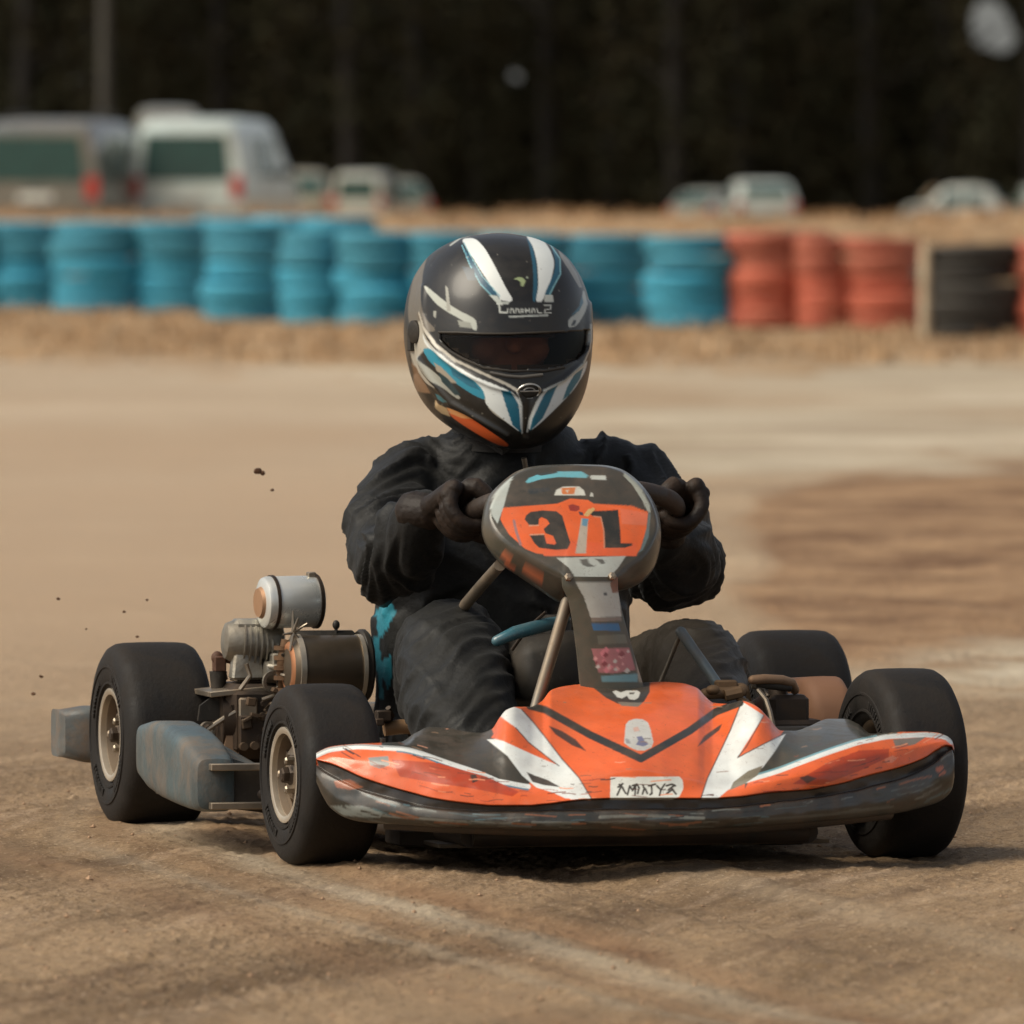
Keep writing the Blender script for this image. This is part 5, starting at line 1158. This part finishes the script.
lay = [
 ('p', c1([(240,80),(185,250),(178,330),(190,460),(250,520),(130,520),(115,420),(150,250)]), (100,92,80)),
 ('p', c1([(345,122),(405,118),(450,165),(500,258),(540,338),(572,390),(515,394),(478,330),(425,250),(375,170)]), WHT),
 ('p', c1([(352,150),(385,200),(432,280),(508,368),(512,384),(480,362),(428,316),(385,240)]), (22,78,102)),
 ('l', c1([(350,150),(382,232),(430,318),(492,380)]), (110,168,180), 1.1), ('l', c1([(358,140),(392,205),(436,282),(512,368)]), (130,180,188), .9),
 ('p', c1([(350,240),(400,250),(410,300),(375,300)]), (30,52,66)),
 ('p', c1([(618,104),(672,102),(722,160),(746,222),(732,292),(706,352),(692,392),(663,392),(676,330),(672,230),(652,152)]), WHT),
 ('p', c1([(622,110),(652,155),(668,232),(674,330),(664,392),(650,392),(655,300),(650,220),(636,150)]), (28,84,106)),
 ('p', c1([(728,150),(765,208),(768,270),(738,322),(712,378),(700,362),(720,318),(746,260),(748,210)]), (30,88,110)),
 ('l', c1([(722,140),(768,208),(770,272),(742,324),(714,380)]), (130,184,192), 1.3),
 ('p', c1([(760,170),(800,210),(840,270),(862,330),(850,330),(810,262),(770,200)]), (150,146,134)),
 ('p', c1([(468,362),(530,392),(735,392),(738,362),(705,362),(700,396),(735,398),(728,452),(540,454),(505,446)]), (24,26,25)),
 ('p', c1([(466,362),(500,366),(520,392),(556,390),(545,402),(500,400),(488,385)]), (190,196,188)), ('p', c1([(704,362),(736,362),(741,393),(700,392)]), (186,190,182)),
 ('l', c1([(552,455),(715,449)]), (190,196,190), 1.5),
 ('p', c1([(568,294),(592,285),(612,290),(622,302),(612,326),(602,326),(600,306),(585,298)]), (150,164,120)), ('p', c1([(624,284),(632,284),(632,292),(624,292)]), (150,160,140)),
 ('p', c1([(194,322),(215,338),(272,386),(330,425),(412,466),(414,514),(396,512),(384,488),(300,442),(240,402),(200,352)]), (176,180,170)),
 ('p', c1([(278,320),(290,332),(302,432),(286,432)]), (150,150,140)), ('p', c1([(330,470),(385,480),(395,505),(340,498)]), (140,142,132)), ('p', c1([(228,430),(240,430),(238,460),(228,455)]), (150,150,140)),
 ('p', c1([(868,332),(884,390),(874,440),(838,497),(802,502),(803,466),(840,440),(858,390)]), (188,192,184)), ('p', c1([(862,362),(868,395),(850,430),(815,452),(850,410)]), (60,110,130)), ('p', c1([(825,470),(838,470),(830,492),(815,494)]), (40,50,54)),
 # jaw, left
 ('p', c1([(120,560),(140,520),(170,460),(200,540),(262,620),(335,682),(440,735),(560,772),(600,832),(608,956),(555,916),(470,858),(450,812),(380,716),(255,628),(200,585),(150,640),(180,700),(250,760),(200,745),(140,690)]), (176,170,156)),
 ('p', c1([(180,520),(205,560),(300,646),(400,706),(500,746),(575,776),(604,832),(608,956),(550,912),(448,830),(452,792),(382,712),(252,622),(190,575)]), WHT),
 ('p', c1([(515,764),(556,768),(592,832),(602,950),(566,918),(536,832)]), (20,100,124)),
 ('p', c1([(178,592),(215,588),(300,660),(392,716),(442,770),(452,812),(402,792),(300,724),(214,652)]), (34,132,156)), ('p', c1([(300,672),(392,722),(430,770),(380,752),(310,704)]), (20,100,124)),
 ('p', c1([(148,602),(170,640),(232,692),(300,752),(346,802),(330,808),(262,752),(200,712),(155,664)]), (150,150,140)), ('p', c1([(230,650),(262,670),(330,740),(300,736),(240,684)]), (150,140,124)), ('p', c1([(250,690),(290,720),(345,790),(320,790),(262,730)]), (22,50,56)),
 ('p', c1([(228,818),(285,846),(300,882),(262,868),(236,846)]), (176,150,112)), ('p', c1([(236,784),(262,790),(290,812),(270,822),(244,806)]), (50,110,120)),
 ('p', c1([(284,842),(330,858),(390,884),(452,930),(552,1000),(540,1010),(500,1002),(430,965),(345,912),(300,878)]), (208,92,42)), ('p', c1([(284,842),(360,868),(400,890),(350,888),(300,868)]), (216,150,92)),
 ('p', c1([(130,650),(160,700),(210,790),(150,770)]), (116,88,64)),
 # jaw, right
 ('p', c1([(697,770),(760,742),(835,690),(888,632),(876,690),(825,770),(765,832),(695,900),(632,952),(640,900),(668,822)]), WHT),
 ('p', c1([(712,766),(757,744),(722,830),(694,888),(640,946),(652,890),(688,812)]), (22,104,126)), ('p', c1([(830,698),(868,670),(852,722),(804,792),(778,812),(800,752)]), (34,110,128)),
 ('l', c1([(697,770),(668,822),(640,900),(630,955)]), (206,208,200), 1.4), ('l', c1([(585,775),(605,835),(607,955)]), (206,208,200), 1.4),
 # white edging of the visor opening
 ('l', c1([(172,440),(190,500),(240,575),(320,640),(430,693),(540,742),(590,770)]), (188,182,168), 2.6), ('l', c1([(893,490),(892,590),(862,655),(790,722),(697,768)]), (184,188,182), 2.2),
]
def chaikin(p):
    out = []
    for i in range(len(p)):
        (x0,y0),(x1,y1) = p[i], p[(i+1)%len(p)]; out += [(x0*.8+x1*.2, y0*.8+y1*.2), (x0*.2+x1*.8, y0*.2+y1*.8)]
    return out
lay = [(k_[0], chaikin(chaikin(k_[1])), *k_[2:]) if k_[0] == 'p' and len(k_[1]) >= 8 else k_ for k_ in lay]
# sky highlight along the crown's edge, painted into the livery
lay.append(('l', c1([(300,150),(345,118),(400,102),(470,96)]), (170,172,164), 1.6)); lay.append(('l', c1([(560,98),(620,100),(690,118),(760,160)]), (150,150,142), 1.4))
# lettering on the brow
def strokes(pts_list, w_): 
    for s_ in pts_list: lay.append(('l', c1(s_), (200,204,196), w_))
strokes([[(508,402),(512,436),(540,438)],[(500,400),(520,402)]], 1.7)
strokes([[(546,420),(544,438)],[(556,438),(558,422),(568,422),(570,438)],[(578,438),(580,422),(590,422),(590,438)],[(600,438),(600,422),(612,424),(612,436),(602,434)],[(622,438),(622,422),(630,432),(638,422),(640,438)],[(648,438),(650,422),(658,422),(662,438)],[(670,422),(674,438),(690,438)],[(700,406),(728,406),(728,422),(704,426),(702,440),(730,438)]], 1.05)
# little chips in the paint
rc = random.Random(11)
for i in range(70):
    a, b_ = rc.uniform(150,890), rc.uniform(130,900); s_ = rc.uniform(1,3.5)
    lay.append(('p', c1([(a,b_-s_),(a+s_*1.5,b_),(a,b_+s_),(a-s_,b_)]), rc.choice([(120,116,104),(90,84,76),(150,148,138)])))
Hc = paint(Hv.reshape(-1,3), (15,16,15), lay, front)
Hc[~front] = lin((24,25,24))
hm = mat('helmet_paint', attr=True, rough=.36, dust=.12, dcol=(128,112,92), scale=9, var=.08, coat=.14, dlo=.48, dhi=.78, bump=.03, bscale=60)
# cut the eye port
ins = inpoly(Pa, portT) & front & np.tile(np.sin(ph) < .02, nr_)
me = bpy.data.meshes.new('helmet'); n2 = nc_+1; idx = np.arange((nr_-1)*(n2-1)); r, c_ = idx//(n2-1), idx%(n2-1); a = r*n2+c_
fs = np.stack([a, a+1, a+n2+1, a+n2], 1); keep = ~(ins[fs].all(1)); 
me.from_pydata(HVf.tolist(), [], fs[keep].tolist()); setcol(me, Hc)
import bmesh
bm = bmesh.new(); bm.from_mesh(me); bmesh.ops.remove_doubles(bm, verts=bm.verts, dist=.00004); bmesh.ops.recalc_face_normals(bm, faces=bm.faces); bm.to_mesh(me); bm.free()
for p in me.polygons: p.use_smooth = True
me.materials.append(hm); helmet = bpy.data.objects.new('helmet', me); C.objects.link(helmet); helmet.parent = person; helmet.location = -OFF
helmet['label'] = 'glossy black full face helmet with white, blue and orange stripes'
md = helmet.modifiers.new('s','SOLIDIFY'); md.thickness = .007; md.offset = -1
# inner padding
def shell(scale, rows_, colsel, dz=0):
    V_ = Hv[rows_][:, colsel].copy(); c0 = np.array([HX0,.75,.74]); return (V_-c0)*scale+c0
V_ = shell(.955, slice(0,nr_,5), slice(0,nc_+1,5)); sh_ = V_.shape
Pi = to_pixels(V_.reshape(-1,3)); fi = np.tile((np.sin(ph) < .15)[::5], sh_[0])
cut = inpoly(Pi, portT) & fi; g = G(); g.v = [tuple(v) for v in V_.reshape(-1,3)]
for i in range(sh_[0]-1):
    for j in range(sh_[1]-1):
        q = (i*sh_[1]+j, i*sh_[1]+j+1, (i+1)*sh_[1]+j+1, (i+1)*sh_[1]+j)
        if not all(cut[list(q)]): g.f.append(q)
o = g.build('padding', mat('padding', (22,21,20), .95, sheen=.2, scale=20), helmet, sharp=0)
# visor: dark tinted shield just inside the shell
vm = bpy.data.materials.new('smoked_visor'); vm.use_nodes = True; vn_ = vm.node_tree; b_ = vn_.nodes['Principled BSDF']; b_.inputs['Base Color'].default_value = (.010,.009,.008,1); b_.inputs['Roughness'].default_value = .12; b_.inputs['Coat Weight'].default_value = .0
tr = vn_.nodes.new('ShaderNodeBsdfTransparent'); tr.inputs[0].default_value = (.82,.68,.58,1); mx = vn_.nodes.new('ShaderNodeMixShader'); mx.inputs[0].default_value = .24
vn_.links.new(b_.outputs[0], mx.inputs[2]); vn_.links.new(tr.outputs[0], mx.inputs[1]); vn_.links.new(mx.outputs[0], vn_.nodes['Material Output'].inputs[0])
V_ = shell(.982, slice(0,nr_,2), slice(0,nc_+1,2)); sh_ = V_.shape; Pi = to_pixels(V_.reshape(-1,3)); fi = np.tile((np.sin(ph) < .12)[::2], sh_[0])
big_ = c1([(225,500),(560,505),(905,485),(905,600),(860,670),(780,700),(700,712),(560,712),(430,700),(330,655),(250,600)])
cut = inpoly(Pi, big_) & fi; g = G(); g.v = [tuple(v) for v in V_.reshape(-1,3)]
for i in range(sh_[0]-1):
    for j in range(sh_[1]-1):
        q = (i*sh_[1]+j, i*sh_[1]+j+1, (i+1)*sh_[1]+j+1, (i+1)*sh_[1]+j)
        if all(cut[list(q)]): g.f.append(q)
vis = g.build('visor', vm, helmet, sharp=0)
# fittings on the surface
def hp(p, lift=.0):
    """point on the shell seen at image pixel p"""
    d_ = np.hypot(Pa[:,0]-p[0], Pa[:,1]-p[1]); d_[~front] = 1e9; i_ = int(np.argmin(d_)); return Vector(HVf[i_])+Vector(nrm[i_])*lift, Vector(nrm[i_])
chrome = mat('chrome_badge', (190,186,176), .25, metal=.8, dust=.3, scale=40)
p, nn = hp(c1([(637,768)])[0], .0015); bd = G(); uu = Vector((1,0,0)); vv = nn.cross(uu).normalized(); uu = vv.cross(nn)
for (ra_, rb_, rt) in ((.0165,.0115,.0022),(.0085,.0050,.0016)):
    rg_ = [[p+(uu*ra_*math.cos(q)+vv*rb_*math.sin(q))*(1+rt/ra_*math.cos(w2)*.8)+nn*(rt*math.sin(w2)) for w2 in [2*math.pi*k_/8 for k_ in range(8)]] for q in [2*math.pi*k_/40 for k_ in range(40)]]; rg_.append(rg_[0]); bd.loft(rg_, cap=False)
bd.tube([p-uu*.014+nn*.001, p+uu*.014+nn*.001], .0015, n=8); bd.build('badge', chrome, helmet, sharp=60)
p2, n2_ = hp(c1([(637,768)])[0], -.0005); G().ell(p2,(.0155,.003,.0105), n=24, m=10).build('badge_plate', blackpl, helmet)
# chin vent and brow gasket
gk = G(); gp = [hp(q, .0012)[0] for q in c1([(252,521),(330,524),(440,526),(560,526),(680,522),(780,516),(870,508)])]; gk.tube(gp, .0018, n=8); gk.build('visor_gasket', blackpl, helmet)
gk = G(); gp = [hp(q, .001)[0] for q in c1([(262,568),(300,600),(350,632),(440,671),(560,688),(700,684),(782,672),(845,643)])]; gk.tube(gp, .0022, n=8); gk.build('visor_seal', blackpl, helmet)
vt = G(); p, nn = hp(c1([(600,712)])[0], .0); vt.tube([hp(q,.002)[0] for q in c1([(470,690),(540,705),(600,710),(690,700)])], .0026, n=8); vt.build('chin_vent', mat('vent_grey',(84,80,74),.5,scale=20), helmet)
# visor pivot at the side
p, nn = hp(c1([(150,520)])[0], .0); G().lathe([(-.002,.017),(.003,.017),(.005,.013),(.005,.002)], p, nn, n=28).build('visor_pivot', blackpl, helmet)
p, nn = hp(c1([(128,560)])[0], .0); G().box(p,(.008,.018,.028)).build('side_vent', blackpl, helmet)
# chin strap
cs_ = G(); cs_.tube([HCn+Vector((-.055,-.02,-.13)),HCn+Vector((-.01,-.07,-.165)),HCn+Vector((.05,-.03,-.13))], .006, n=8); cs_.build('chin_strap', blk, helmet)
